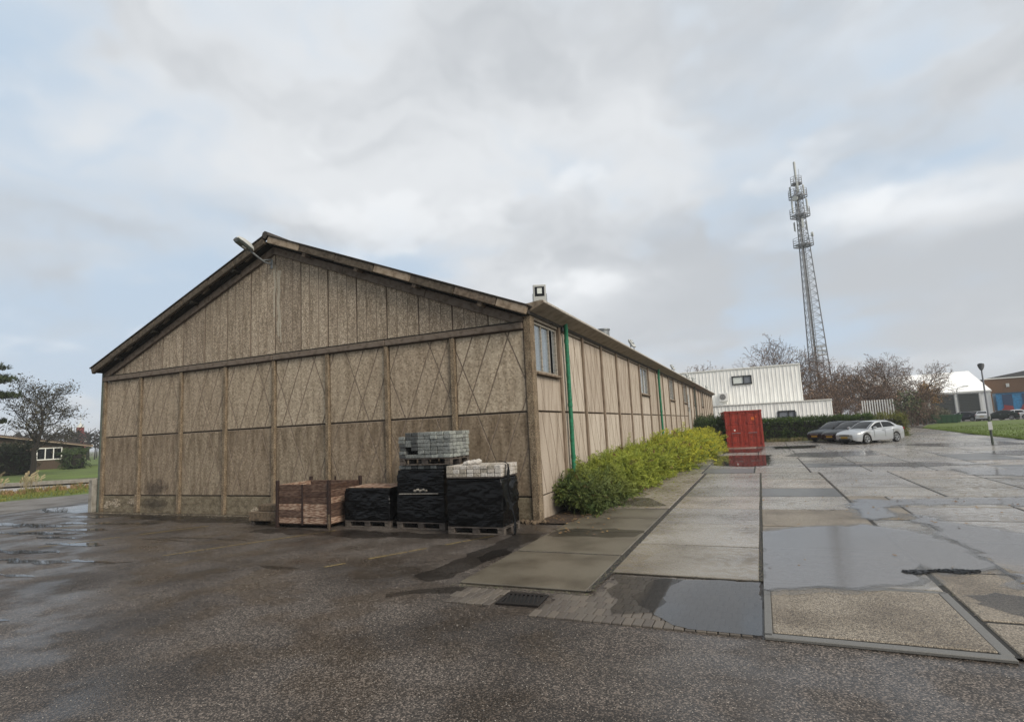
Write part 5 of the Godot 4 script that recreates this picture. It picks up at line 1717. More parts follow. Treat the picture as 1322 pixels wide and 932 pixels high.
func make_car(paint: Material, label: String, group: String) -> Node3D:
	var car := thing("parked_car", Vector3.ZERO, 0.0, label, "car", group)
	var deck := [[2.32, 0.60], [2.24, 0.69], [2.0, 0.78], [1.5, 0.86], [1.0, 0.93], [0.4, 0.94], [-0.6, 0.97], [-1.4, 1.01], [-1.8, 1.05], [-2.15, 1.04], [-2.24, 0.98], [-2.30, 0.86]]
	var low := [[2.32, 0.30], [2.2, 0.22], [1.9, 0.19], [-1.9, 0.20], [-2.2, 0.26], [-2.30, 0.34]]
	var wid := [[2.32, 0.58], [2.24, 0.70], [2.05, 0.80], [1.7, 0.865], [1.2, 0.89], [0, 0.895], [-1.4, 0.89], [-1.9, 0.855], [-2.2, 0.78], [-2.30, 0.68]]
	var roofl := [[1.06, 0.915], [0.62, 1.18], [0.22, 1.375], [-0.1, 1.435], [-0.5, 1.452], [-0.95, 1.43], [-1.35, 1.33], [-1.78, 1.10], [-1.88, 1.05]]
	var cx := [1.36, -1.36]
	var rows := []
	var n := 84
	for i in n + 1:
		var x := 2.32 - 4.62 * i / n
		var yt := smooth_curve(deck, x); var yb := curve(low, x); var w := smooth_curve(wid, x)
		for c in cx:
			var dx: float = absf(x - c)
			if dx < 0.375: yb = maxf(yb, 0.315 + sqrt(0.375 * 0.375 - dx * dx))
		yb = minf(yb, yt - 0.09)
		var h := yt - yb
		var row := []
		var prof := [[0.955, 0.0], [0.99, 0.18], [1.0, 0.42], [0.995, 0.66], [0.965, 0.86], [0.90, 0.96], [0.62, 1.0], [0.0, 1.03]]
		for p in prof: row.append(Vector3(x, yb + h * minf(p[1], 1.0) + (0.025 if p[1] > 1.0 else 0.0), w * p[0]))
		for k in range(prof.size() - 2, -1, -1): row.append(Vector3(x, yb + h * prof[k][1], -w * prof[k][0]))
		rows.append(row)
	var b := MB.new()
	b.grid(rows, true)
	for e in [0, n]:   # close nose and tail
		var r: Array = rows[e]
		for k in range(1, r.size() - 1):
			b.out_tri(r[0], r[k], r[k + 1], Vector3(0, 0.6, 0))
	built("body", b, paint, car)
	b = MB.new()   # dark belly and wheel wells
	b.box(Vector3(0, 0.42, 0), Vector3(4.2, 0.32, 1.30))
	b.box(Vector3(0, 0.26, 0), Vector3(2.0, 0.12, 1.64))
	built("underbody", b, M.black, car)
	# cabin
	rows = []
	var sect := func(x: float) -> Array:
		var yr := smooth_curve(roofl, x); var yb := smooth_curve(deck, x) - 0.02
		var k := clampf((yr - yb) / 0.45, 0.0, 1.0)
		var w1 := lerpf(0.73, 0.615, k)
		return [Vector3(x, yb, 0.775), Vector3(x, yb + 0.03, 0.76), Vector3(x, maxf(yr - 0.06, yb + 0.03), w1), Vector3(x, yr, w1 - 0.10), Vector3(x, yr + 0.02, 0)]
	for i in 41:
		var x := 1.06 - 2.91 * i / 40.0
		var q: Array = sect.call(x)
		var row := q.duplicate()
		for k in [3, 2, 1, 0]: row.append(q[k] * Vector3(1, 1, -1))
		rows.append(row)
	b = MB.new()
	b.grid(rows, true)
	built("cabin", b, paint, car)
	# glass
	for s in [1, -1]:
		for span in [[0.70, -0.22, "side_window"], [-0.31, -1.40, "side_window"]]:
			b = MB.new()
			var rr := []
			for i in 13:
				var x: float = lerpf(span[0], span[1], i / 12.0)
				var q: Array = sect.call(x)
				var lo: Vector3 = q[1].lerp(q[2], 0.08); var hi: Vector3 = q[1].lerp(q[2], 0.90)
				var pinch := 1.0
				if span[1] < -1.0: pinch = clampf((x + 1.44) / 0.30, 0.05, 1.0)
				hi = lo.lerp(hi, pinch)
				rr.append([(lo + Vector3(0, 0, 0.010)) * Vector3(1, 1, s), (hi + Vector3(0, 0.004, 0.010)) * Vector3(1, 1, s)])
			b.grid(rr, s < 0)
			built(span[2], b, M.glass, car)
	for span in [[1.0, 0.22, "windscreen"], [-1.80, -1.12, "rear_window"]]:
		b = MB.new()
		var rr := []
		for i in 11:
			var x: float = lerpf(span[0], span[1], i / 10.0)
			var q: Array = sect.call(x)
			var row := []
			for k in 9:
				var u := k / 8.0 * 2.0 - 1.0
				var zz: float = u * (q[3].z + 0.055)
				var yy: float = lerpf(q[4].y, q[3].y, absf(zz) / q[3].z) if absf(zz) < q[3].z else q[3].y - (absf(zz) - q[3].z) * 0.5
				row.append(Vector3(x, yy + 0.012, zz))
			rr.append(row)
		b.grid(rr, span[0] < 0)
		built(span[2], b, M.glass, car)
	# wheels
	for c in cx:
		for s in [1, -1]:
			var wb := MB.new()
			var prof2 := [[-0.105, 0.20], [-0.105, 0.28], [-0.085, 0.315], [-0.05, 0.322], [0.05, 0.322], [0.085, 0.315], [0.105, 0.28], [0.100, 0.225]]
			var rr := []
			for p in prof2:
				var row := []
				for k in 25:
					var a := TAU * k / 24
					row.append(Vector3(c + cos(a) * p[1], 0.322 + sin(a) * p[1], s * (0.755 + p[0])))
				rr.append(row)
			wb.grid(rr, s < 0)
			var wl := built("wheel", wb, M.tyre, car)
			wb = MB.new()
			for k in 5:
				var a := TAU * k / 5 + 0.3
				var dirr := Vector3(cos(a), sin(a), 0)
				for t in [-0.22, 0.22]:
					var d2 := Vector3(cos(a + t), sin(a + t), 0)
					wb.bar(Vector3(c, 0.322, s * 0.835) + dirr * 0.03, Vector3(c, 0.322, s * 0.845) + d2 * 0.225, 0.035, 0.03)
			wb.cyl(Vector3(c, 0.322, s * 0.80), Vector3(c, 0.322, s * 0.853), 0.05, 10)
			wb.tube(wheel_ring(Vector3(c, 0.322, s * 0.845), 0.222), [0.016], 5, false)
			built("rim", wb, M.rim, wl)
			wb = MB.new()
			wb.cyl(Vector3(c, 0.322, s * 0.70), Vector3(c, 0.322, s * 0.79), 0.21, 14)
			built("hub", wb, M.black, wl)
	for s in [1, -1]:
		b = MB.new()
		var rr2 := []
		for i in 7:
			var x := lerpf(2.27, 1.78, i / 6.0)
			var w := smooth_curve(wid, x); var yt := smooth_curve(deck, x)
			rr2.append([Vector3(x + 0.012, yt - 0.17 + 0.02 * i / 6.0, s * (w * 0.985 + 0.012)), Vector3(x + 0.016, yt - 0.10, s * (w * 0.965 + 0.014)), Vector3(x + 0.010, yt - 0.035, s * (w * 0.90 + 0.008))])
		b.grid(rr2, s > 0)
		for k in 2: b.box(Vector3(2.20 - 0.05 * k, 0.615, s * (0.50 + 0.13 * k)), Vector3(0.16, 0.09, 0.12), Basis.IDENTITY, 0.03)
		built("headlight", b, M.head, car)
		b = MB.new()
		b.box(Vector3(-2.19, 0.86, s * 0.66), Vector3(0.20, 0.16, 0.26), Basis.IDENTITY, 0.04)
		built("tail_light", b, M.tail, car)
		b = MB.new()
		b.box(Vector3(0.66, 1.01, s * 0.93), Vector3(0.13, 0.13, 0.20), Basis.IDENTITY, 0.04)
		b.bar(Vector3(0.62, 0.96, s * 0.78), Vector3(0.64, 0.99, s * 0.88), 0.05)
		built("wing_mirror", b, paint, car)
		b = MB.new()
		for x in [-0.14, -1.12]: b.box(Vector3(x, 0.84, s * 0.897), Vector3(0.18, 0.035, 0.03), Basis.IDENTITY, 0.01)
		built("door_handle", b, M.rim, car)
		b = MB.new()
		for x in [0.72, -0.27, -1.02]: b.box(Vector3(x, 0.66, s * 0.894), Vector3(0.010, 0.5, 0.012))
		built("door_seam", b, M.black, car)
		b = MB.new()
		b.box(Vector3(2.20, 0.36, s * 0.55), Vector3(0.14, 0.09, 0.22), Basis.IDENTITY, 0.02)
		built("fog_light", b, M.dark_frame, car)
	b = MB.new()
	b.box(Vector3(2.275, 0.575, 0), Vector3(0.10, 0.11, 0.74), Basis.IDENTITY, 0.02)
	b.box(Vector3(2.27, 0.33, 0), Vector3(0.12, 0.10, 0.86), Basis.IDENTITY, 0.02)
	built("grille", b, M.dark_frame, car)
	b = MB.new()
	b.box(Vector3(2.33, 0.575, 0), Vector3(0.012, 0.022, 0.66), Basis.IDENTITY, 0.004)
	built("grille_bar", b, M.rim, car)
	for x in [2.335, -2.315]:
		b = MB.new()
		b.box(Vector3(x, 0.44 if x > 0 else 0.66, 0), Vector3(0.012, 0.11, 0.50), Basis.IDENTITY, 0.004)
		built("number_plate", b, M.plate, car)
	return car


func wheel_ring(c: Vector3, r: float) -> PackedVector3Array:
	var p := PackedVector3Array()
	for k in 25: p.append(c + Vector3(cos(TAU * k / 24), sin(TAU * k / 24), 0) * r)
	return p


func paint(c: Color, metal := 0.3) -> StandardMaterial3D:
	var dark := c.get_luminance() < 0.1
	return mt(c, 0.3, {"metal": metal, "clear": 0.1 if dark else 0.4, "spec": 0.34 if dark else 0.5})


func repaint(car: Node3D, m: Material) -> void:
	for c in car.get_children():
		if c.name.begins_with("body") or c.name.begins_with("cabin") or c.name.begins_with("wing_mirror"):
			c.material_override = m


func make_cars() -> void:
	var turn := -2.377
	var silver := make_car(paint(Color(0.68, 0.695, 0.71), 0.5), "silver-white saloon car, nearest of the three parked by the hedge", "saloon cars parked by the hedge")
	silver.position = Vector3(11.15, 0.03, -32.3)
	silver.rotation.y = turn
	var c2 := copy(silver, "black saloon car parked between the silver one and the leftmost dark one", Vector3(10.55, 0.03, -34.9), turn)
	repaint(c2, paint(Color(0.018, 0.019, 0.024), 0.0))
	var c3 := copy(silver, "dark blue-grey saloon car parked closest to the hedge and the red container", Vector3(9.75, 0.03, -37.1), turn + 0.03)
	repaint(c3, paint(Color(0.03, 0.036, 0.065), 0.1))
	var far := [
		["blue-grey car parked at the left end of the far row, behind scrub", 30.0, -98.2, 0.3, Color(0.30, 0.40, 0.45)], ["dark navy car parked in the far row before the white hall's left shutter", 33.2, -96.9, 2.9, Color(0.06, 0.07, 0.12)],
		["dull brown-grey car parked in the far row beside the dark navy one", 34.9, -98.4, 2.5, Color(0.20, 0.18, 0.17)], ["silver car shown from behind in the far row, before the hall's corner", 35.8, -96.0, 1.2, Color(0.78, 0.79, 0.80)],
		["dark green car parked in the far row behind the lamp post", 37.6, -95.6, 2.8, Color(0.06, 0.11, 0.09)], ["white car parked in the far row before the blue cabins", 39.2, -95.4, 2.7, Color(0.80, 0.80, 0.80)],
		["light grey car parked in the far row right of the white one", 41.0, -95.2, 2.8, Color(0.60, 0.62, 0.64)], ["pale blue-white car at the right end of the far row", 43.0, -94.6, 2.7, Color(0.70, 0.75, 0.80)]]
	for q in far:
		var c := copy(silver, q[0], Vector3(q[1], 0.0, q[2]), q[3])
		c.set_meta("group", "cars parked beyond the meadow")
		repaint(c, paint(q[4], 0.25))


# ---------------------------------------------------------------- plants
var thin := 0.016


func grow(thick: MB, twig: MB, p: Vector3, d: Vector3, ln: float, r: float, lvl: int, top: int, tips: Array, bias: Vector3, kids: Array, up: float) -> void:
	var seg: int = [6, 5, 4, 3, 2][mini(lvl, 4)]
	var path := PackedVector3Array([p])
	var rad := [r]
	var dirs := [d]
	for i in seg:
		d = (d + Vector3(rng.randfn(0, 0.16), rng.randfn(0, 0.12) + up, rng.randfn(0, 0.16)) + bias * (0.05 + 0.05 * lvl)).normalized()
		p += d * ln / seg
		path.append(p)
		dirs.append(d)
		rad.append(maxf(r * (1.0 - 0.8 * (i + 1.0) / seg), thin))
	(thick if lvl < 2 else twig).tube(path, rad, [8, 5, 4, 3, 3][mini(lvl, 4)], false)
	if lvl == top:
		tips.append(path[seg]); tips.append(path[seg - 1])
		return
	var n: int = kids[mini(lvl, kids.size() - 1)]
	for k in n:
		var t := lerpf(0.30 if lvl == 0 else 0.22, 1.0, (k + rng.randf()) / n)
		var f := t * seg
		var i := mini(int(f), seg - 1)
		var q := path[i].lerp(path[i + 1], f - i)
		var dd: Vector3 = dirs[i]
		var side := dd.cross(Vector3(rng.randfn(), rng.randfn(), rng.randfn())).normalized()
		var ang := rng.randf_range(0.55, 1.05) * (1.0 if lvl else 0.95)
		var nd := (dd * cos(ang) + side * sin(ang)).normalized()
		grow(thick, twig, q, nd, ln * rng.randf_range(0.42, 0.66) * (1.15 - 0.45 * t), rad[i] * rng.randf_range(0.45, 0.62), lvl + 1, top, tips, bias, kids, up)


func leaf_mesh(ln: float, w: float) -> ArrayMesh:
	var b := MB.new()
	b.tri(Vector3(0, 0, 0), Vector3(w, ln * 0.45, w * 0.25), Vector3(0, ln, 0))
	b.tri(Vector3(0, 0, 0), Vector3(0, ln, 0), Vector3(-w, ln * 0.45, w * 0.25))
	return b.mesh()


func tree(called: String, at: Vector3, height: float, label: String, group: String, kids: Array, bark: Material, leaf_n: int, leaf_size: float, cols: Array, bias := Vector3.ZERO, up := 0.05, stems := 1, trunk_r := 0.0) -> Node3D:
	var o := thing(called, at, 0.0, label, "tree" if called.ends_with("tree") else "shrub", group)
	var thick := MB.new(); var twig := MB.new(); var tips := []
	for s in stems:
		var d := Vector3(rng.randfn(0, 0.05 if stems == 1 else 0.35), 1, rng.randfn(0, 0.05 if stems == 1 else 0.35)).normalized()
		grow(thick, twig, Vector3(rng.randfn(0, 0.3), 0, rng.randfn(0, 0.3)) if stems > 1 else Vector3.ZERO, d, height * (0.80 if stems == 1 else rng.randf_range(0.6, 0.9)), trunk_r if trunk_r > 0.0 else height * 0.019, 0, 3, tips, bias, kids, up)
	built("trunk", thick, bark, o)
	tag(built("twigs", twig, bark, o), "", "", "", "stuff")
	if leaf_n:
		var wh := []; var cl := []
		for i in leaf_n:
			var p: Vector3 = tips[rng.randi() % tips.size()] + Vector3(rng.randfn(), rng.randfn(), rng.randfn()) * 0.22
			wh.append(Transform3D(Basis.from_euler(Vector3(rng.randf() * TAU, rng.randf() * TAU, rng.randf() * TAU)) * rng.randf_range(0.6, 1.3), p))
			var c: Color = cols[0].lerp(cols[1], rng.randf())
			cl.append(c)
		scatter("crown", leaf_mesh(leaf_size, leaf_size * 0.35), M.dry_leaf, wh, cl, o)
	return o


func spray_mesh(ln: float, n: int, lw: float, ll: float) -> ArrayMesh:
	# an arching shoot with small leaves in two ranks; grows along +y, arching to +z
	var b := MB.new()
	var path := PackedVector3Array()
	for i in 6:
		var t := i / 5.0
		path.append(Vector3(rng.randfn(0, 0.006), ln * (t - 0.25 * t * t), ln * 0.55 * t * t))
	b.tube(path, [0.006, 0.005, 0.004, 0.003, 0.003, 0.002], 3, false)
	for k in n:
		var t := (k + 0.6) / n
		var f := t * 5.0
		var i := mini(int(f), 4)
		var p := path[i].lerp(path[i + 1], f - i)
		var d := (path[i + 1] - path[i]).normalized()
		var side := Vector3(1 if k % 2 else -1, 0, 0)
		var out := (side + d * 0.7 + Vector3(0, rng.randfn(0, 0.25), rng.randfn(0, 0.25))).normalized()
		var wv := out.cross(Vector3(rng.randfn(0, 0.35), 0.5, 1).normalized()).normalized() * lw
		var l2 := ll * rng.randf_range(0.7, 1.2)
		var tip := p + out * l2
		var mid := p + out * l2 * 0.45
		b.tri(p, mid + wv, tip)
		b.tri(p, tip, mid - wv)
	return b.mesh()


func face_along(up: Vector3, spin: float) -> Basis:
	var y := up.normalized()
	var x := y.cross(Vector3(0.3, 0.1, 0.95)).normalized()
	var z := x.cross(y)
	return Basis(x, y, z) * Basis(Vector3.UP, spin)


func make_shrubs() -> void:
	var sprays := [spray_mesh(0.38, 32, 0.009, 0.046), spray_mesh(0.30, 26, 0.010, 0.042), spray_mesh(0.50, 38, 0.009, 0.050)]
	var fn := FastNoiseLite.new()
	fn.seed = 6; fn.frequency = 0.55; fn.fractal_octaves = 3
	var width := func(z: float) -> float: return curve([[0.0, 0.75], [-2.2, 1.0], [-7.5, 1.28], [-14, 1.5], [-21, 1.8], [-32, 2.0]], z) + fn.get_noise_2d(z * 1.6, 3.0) * 0.22
	var tall := func(z: float) -> float: return curve([[-1.0, 0.42], [-1.6, 0.62], [-3.0, 0.84], [-8, 1.05], [-15, 1.05], [-32, 1.1]], z) + fn.get_noise_2d(z * 1.6, 30.0) * 0.16
	var specs := [["dark green shrub with arching shoots at the barn's near corner by the downpipe", -1.15, -4.6, 3900, "shrub"], ["long yellow-green spreading shrub bed along the barn's side wall", -4.2, -31.5, 13500, "shrub"]]
	for s in specs:
		var o := thing("spreading_shrub", Vector3(0.15, 0.03, s[1]), 0.0, s[0], s[4])
		var core := MB.new()
		var rows := []
		for i in 25:
			var z: float = lerpf(s[1] - 0.15, s[2], i / 24.0)
			var row := []
			for j in 9:
				var a := PI * 0.5 * j / 8.0
				row.append(Vector3(cos(a) * (width.call(z) - 0.32) * (0.2 if i == 0 else 1.0), sin(a) * (tall.call(z) - 0.30) * (0.5 if i == 0 else 1.0), z - s[1]))
			rows.append(row)
		core.grid(rows)
		built("stems", core, M.core_leaf, o)
		for kind in 3:
			var wh := []; var cl := []
			for i in s[3] / 3:
				var u := rng.randf()
				var z: float = lerpf(s[1], s[2], pow(u, 1.35))
				var a := acos(rng.randf_range(0.0, 1.0)) if rng.randf() < 0.5 else rng.randf() * PI * 0.5
				var k := rng.randf_range(0.66, 1.0) + fn.get_noise_3d(z * 1.5, a * 2.5, 9.0) * 0.22
				var w: float = width.call(z) - 0.16; var h: float = tall.call(z) - 0.16
				var p := Vector3(cos(a) * w * k, sin(a) * h * k, z - s[1])
				var nrm := Vector3(cos(a) / w, sin(a) / h * 1.1, 0).normalized()
				if z > s[1] - 0.5 and s[1] > -2.0: nrm = (nrm + Vector3(0, 0.1, 0.9)).normalized()
				nrm = (nrm + Vector3(rng.randfn(0, 0.35), rng.randfn(0.15, 0.3), rng.randfn(0.12, 0.5))).normalized()
				var q := face_along(nrm, rng.randf() * TAU)
				if rng.randf() < 0.6: q = face_along(nrm, atan2(rng.randfn(0, 0.4), 1.0))
				var sc := rng.randf_range(0.75, 1.25) * (1.0 if z > -12.0 else 1.35)
				if rng.randf() < 0.13:   # long stray shoots, some hanging over the plates
					q = face_along((nrm + Vector3(rng.randf() * 0.8, 0.7 - 1.0 * cos(a), rng.randfn(0, 0.4))).normalized(), atan2(rng.randfn(0, 0.3), 1.0))
					sc *= rng.randf_range(1.2, 1.6)
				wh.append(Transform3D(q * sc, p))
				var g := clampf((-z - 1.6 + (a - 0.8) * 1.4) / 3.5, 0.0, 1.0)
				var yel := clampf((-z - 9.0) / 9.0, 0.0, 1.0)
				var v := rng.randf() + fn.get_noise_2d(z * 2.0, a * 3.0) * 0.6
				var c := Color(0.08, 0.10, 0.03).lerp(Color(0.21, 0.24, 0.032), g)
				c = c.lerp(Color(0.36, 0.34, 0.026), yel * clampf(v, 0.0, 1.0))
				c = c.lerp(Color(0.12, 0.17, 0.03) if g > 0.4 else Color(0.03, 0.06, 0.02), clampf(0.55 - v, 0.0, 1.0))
				if rng.randf() < 0.02: c = Color(0.14, 0.09, 0.04)
				cl.append(c)
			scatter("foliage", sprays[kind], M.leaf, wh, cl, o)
	# dark shrub between the barn and the container, and the clipped hedge
	box_shrub("dark_shrub", Vector3(1.15, 0.0, -33.6), Vector3(1.9, 1.9, 4.4), 900, "dark green shrub between the barn wall and the red container", "shrub", Color(0.025, 0.05, 0.018), Color(0.06, 0.09, 0.03), sprays[2], 1.7)
	box_shrub("clipped_hedge", Vector3(8.4, 0.0, -41.0), Vector3(8.6, 1.85, 1.8), 3600, "long clipped dark green hedge behind the container and parked cars", "hedge", Color(0.03, 0.062, 0.018), Color(0.085, 0.13, 0.03), sprays[1], 1.5)
	box_shrub("hedge_end_shrub", Vector3(14.0, 0.0, -43.5), Vector3(2.6, 1.7, 2.0), 500, "lighter yellow-green shrub at the right end of the clipped hedge", "shrub", Color(0.09, 0.11, 0.03), Color(0.19, 0.19, 0.05), sprays[0], 1.7)
	box_shrub("creeper", Vector3(3.0, 0.0, -37.0), Vector3(2.2, 1.5, 3.0), 450, "low dark shrub growing behind the red container", "shrub", Color(0.03, 0.055, 0.018), Color(0.07, 0.10, 0.03), sprays[1], 1.6)
	# weedy fringe below the hedge
	var wh2 := []; var cl2 := []
	for i in 420:
		wh2.append(Transform3D(Basis(Vector3.UP, rng.randf() * TAU) * rng.randf_range(0.5, 1.2), Vector3(rng.randf_range(4.9, 13.5), 0.0, rng.randf_range(-40.0, -38.6))))
		cl2.append(Color(0.13, 0.14, 0.05).lerp(Color(0.20, 0.17, 0.09), rng.randf()))
	scatter("weeds", tuft(0.34, 9, 0.020), M.leaf, wh2, cl2, self)


func box_shrub(called: String, at: Vector3, s: Vector3, n: int, label: String, cat: String, c0: Color, c1: Color, mesh: Mesh, big: float) -> void:
	var o := thing(called, at, 0.0, label, cat)
	var fn := FastNoiseLite.new()
	fn.seed = int(at.x * 10) + 5; fn.frequency = 0.9
	var b := MB.new()
	b.box(Vector3(0, s.y / 2 - 0.15, 0), s - Vector3(0.36, 0.30, 0.36), Basis.IDENTITY, 0.2)
	built("stems", b, M.core_leaf, o)
	var wh := []; var cl := []
	var areas := [s.x * s.y, s.x * s.z, s.z * s.y, s.z * s.y]
	var sum: float = areas[0] + areas[1] + areas[2] + areas[3]
	for i in n:
		var r := rng.randf() * sum
		var p := Vector3(); var nr := Vector3.UP
		var u := rng.randf_range(-0.5, 0.5); var v := rng.randf_range(-0.5, 0.5)
		if r < areas[0]: p = Vector3(u * s.x, (v + 0.5) * s.y, s.z / 2); nr = Vector3(0, 0.25, 1)
		elif r < areas[0] + areas[1]: p = Vector3(u * s.x, s.y, v * s.z)
		elif r < areas[0] + areas[1] + areas[2]: p = Vector3(s.x / 2, (v + 0.5) * s.y, u * s.z); nr = Vector3(1, 0.25, 0)
		else: p = Vector3(-s.x / 2, (v + 0.5) * s.y, u * s.z); nr = Vector3(-1, 0.25, 0)
		var lump := fn.get_noise_3dv(p + at) * 0.16
		p -= nr * (0.22 + rng.randf() * 0.12 - lump)
		p.y = maxf(p.y, 0.05)
		wh.append(Transform3D(face_along(nr + Vector3(rng.randfn(0, 0.5), rng.randfn(0, 0.4), rng.randfn(0, 0.5)), rng.randf() * TAU) * (big * rng.randf_range(0.7, 1.2)), p))
		cl.append(c0.lerp(c1, clampf(rng.randf() + lump * 2.0, 0, 1)))
	scatter("foliage", mesh, M.leaf, wh, cl, o)


func tuft(h: float, n: int, w: float) -> ArrayMesh:
	var b := MB.new()
	for k in n:
		var a := rng.randf() * TAU
		var l := rng.randf_range(0.12, 0.55) * h
		var o := Vector3(cos(a), 0, sin(a))
		var s := Vector3(-o.z, 0, o.x) * w
		var base := o * rng.randf() * h * 0.2
		var m := base + o * l * 0.35 + Vector3(0, h * rng.randf_range(0.45, 0.7), 0)
		var t := base + o * l + Vector3(0, h * rng.randf_range(0.7, 1.0), 0)
		b.quad(base - s, base + s, m + s * 0.7, m - s * 0.7)
		b.tri(m - s * 0.7, m + s * 0.7, t)
	return b.mesh()


func make_trees() -> void:
	var brown := [Color(0.20, 0.125, 0.085), Color(0.32, 0.21, 0.13)]
	var g := "bare autumn trees behind the yard"
	var t1 := tree("bare_tree", Vector3(21.8, 0, -77), 8.6, "broad rounded bare brown tree standing right of the bar fence", g, [18, 8, 5], M.bark, 1000, 0.14, brown, Vector3.ZERO, 0.01, 1, 0.2)
	var t2 := tree("bare_tree", Vector3(17.6, 0, -80), 9.4, "bare brown tree rising right behind the steel bar fence", g, [18, 8, 5], M.bark, 1000, 0.14, brown, Vector3.ZERO, 0.01, 1, 0.2)
	copy(t2, "bare brown tree just right of the lattice mast's foot", Vector3(15.0, 0, -79), 2.0).scale = Vector3(1.1, 1.05, 1.1)
	copy(t1, "bare tree whose twigs stand behind the mast and white building's corner", Vector3(12.4, 0, -84), 1.2).scale = Vector3(1.1, 1.15, 1.1)
	copy(t1, "bare brown tree at the right edge of the tree row, before the white hall", Vector3(23.9, 0, -80), 4.0).scale = Vector3(0.95, 0.95, 0.95)
	copy(t2, "bare brown tree between the broad rounded tree and the bar fence", Vector3(19.8, 0, -82), 5.1)
	copy(t2, "bare treetop showing over the middle of the white building's roof", Vector3(6.1, 0, -92), 0.7).scale = Vector3(1.5, 1.6, 1.5)
	copy(t1, "bare treetop showing over the roof by the white building's right corner", Vector3(10.2, 0, -96), 3.0).scale = Vector3(1.4, 1.5, 1.4)
	copy(t1, "bare treetop showing above the white building's left end over the barn eave", Vector3(-3.6, 0, -95), 2.4).scale = Vector3(1.4, 1.36, 1.4)
	var sh := tree("bare_shrub", Vector3(14.3, 0, -68), 5.2, "leafless brown thicket shrub left of the bar fence", "brown thicket below the bare trees", [9, 6, 5], M.bark, 900, 0.16, brown, Vector3.ZERO, 0.05, 5, 0.06)
	var k := 0
	for q in [[19.6, -71, 1.0, "leafless thicket shrub right of the bar fence"], [12.0, -66, 0.9, "leafless thicket shrub against the white annex's end"], [16.6, -72, 1.25, "tall leafless thicket shrub directly behind the bar fence"], [22.4, -75, 0.85, "leafless thicket shrub at the foot of the broad rounded tree"], [13.6, -74, 1.4, "tallest leafless thicket shrub, by the mast's foot"], [24.8, -80, 0.7, "small leafless thicket shrub near the far path"]]:
		var c := copy(sh, q[3], Vector3(q[0], 0, q[1]), k * 1.3)
		c.scale = Vector3.ONE * q[2]
		k += 1
	tree("autumn_tree", Vector3(27.4, 0, -90), 6.2, "small orange-brown autumn tree before the white hall's left shutter", "", [11, 6, 4], M.bark, 2600, 0.24, [Color(0.22, 0.10, 0.03), Color(0.34, 0.22, 0.05)])
	tree("young_tree", Vector3(18.7, 0, -60.7), 4.0, "thin young green tree at the tip of the meadow", "", [8, 5, 3], M.bark_dark, 500, 0.22, [Color(0.05, 0.07, 0.03), Color(0.10, 0.12, 0.05)], Vector3.ZERO, 0.08, 1, 0.05)
	# left: windswept trees by the bungalow
	tree("windswept_tree", Vector3(-55.2, 0, -17.3), 8.2, "dark twiggy windswept tree leaning beside the bungalow roof", "", [14, 8, 6], M.bark_dark, 4200, 0.16, [Color(0.035, 0.035, 0.022), Color(0.07, 0.06, 0.03)], Vector3(0.34, 0.04, -0.47), 0.03, 1, 0.24)
	var pine := thing("pine_tree", Vector3(-53.5, 0, -12.6), 0.0, "dark green layered pine tree standing left of the windswept tree", "tree")
	var b := MB.new()
	b.tube(PackedVector3Array([Vector3.ZERO, Vector3(0.2, 4, 0), Vector3(0, 9.4, -0.3)]), [0.28, 0.2, 0.05], 8)
	var wh := []; var cl := []
	for i in 26:
		var y := rng.randf_range(4.4, 9.3)
		var a := rng.randf() * TAU
		var ln := rng.randf_range(1.4, 3.0) * (1.25 - (y - 4.0) / 9.0)
		var e := Vector3(cos(a) * ln, y + 0.25, sin(a) * ln)
		b.tube(PackedVector3Array([Vector3(0.1, y - 0.2, -0.1), e * Vector3(0.5, 1, 0.5) + Vector3(0, -0.1, 0), e]), [0.07, 0.05, 0.02], 4, false)
		for j in 60:
			var t := rng.randf_range(0.35, 1.1)
			var p := Vector3(e.x * t, y + 0.2 * t, e.z * t) + Vector3(rng.randfn(0, 0.32), absf(rng.randfn(0, 0.16)), rng.randfn(0, 0.32))
			wh.append(Transform3D(face_along(Vector3(rng.randfn(0, 0.7), 1, rng.randfn(0, 0.7)), rng.randf() * TAU) * rng.randf_range(0.7, 1.2), p))
			cl.append(Color(0.022, 0.035, 0.018).lerp(Color(0.06, 0.075, 0.03), rng.randf()))
	built("trunk", b, M.bark_dark, pine)
	scatter("crown", tuft(0.42, 16, 0.016), M.leaf, wh, cl, pine)
	# verge: reeds, pale grass, tufts
	var reed := MB.new()
	for k2 in 7:
		var o := Vector3(rng.randfn(0, 0.10), 0, rng.randfn(0, 0.10))
		var ln2 := Vector3(0.25 + rng.randfn(0, 0.2), 0, rng.randfn(0, 0.2))
		var hh := rng.randf_range(0.9, 1.5)
		reed.tube(PackedVector3Array([o, o + ln2 * 0.3 + Vector3(0, hh * 0.6, 0), o + ln2 + Vector3(0, hh, 0)]), [0.010, 0.008, 0.005], 3, false)
		for j in 5:
			var t := 0.75 + j * 0.06
			var p := o + ln2 * t * t + Vector3(0, hh * (0.55 + 0.45 * t) * 0.97, 0)
			reed.tri(p, p + Vector3(0.10, 0.07, 0.02), p + Vector3(0.02, 0.15, 0))
	wh = []; cl = []
	for i in 30:
		var f := rng.randf()
		wh.append(Transform3D(Basis(Vector3.UP, rng.randfn(0.6, 0.6)) * rng.randf_range(0.4, 0.85), Vector3(-30.2 + rng.randfn(0, 0.5), -0.05, -5.6 + f * 7.0) + Vector3(-1.6 * f, 0, 0)))
		cl.append(Color(0.30, 0.24, 0.13).lerp(Color(0.42, 0.36, 0.24), rng.randf()))
	var rd := thing("reed_clump", Vector3.ZERO, 0.0, "pale feathery reeds along the canal's near bank", "reeds")
	scatter("stalks", reed.mesh(), M.dry_leaf, wh, cl, rd)
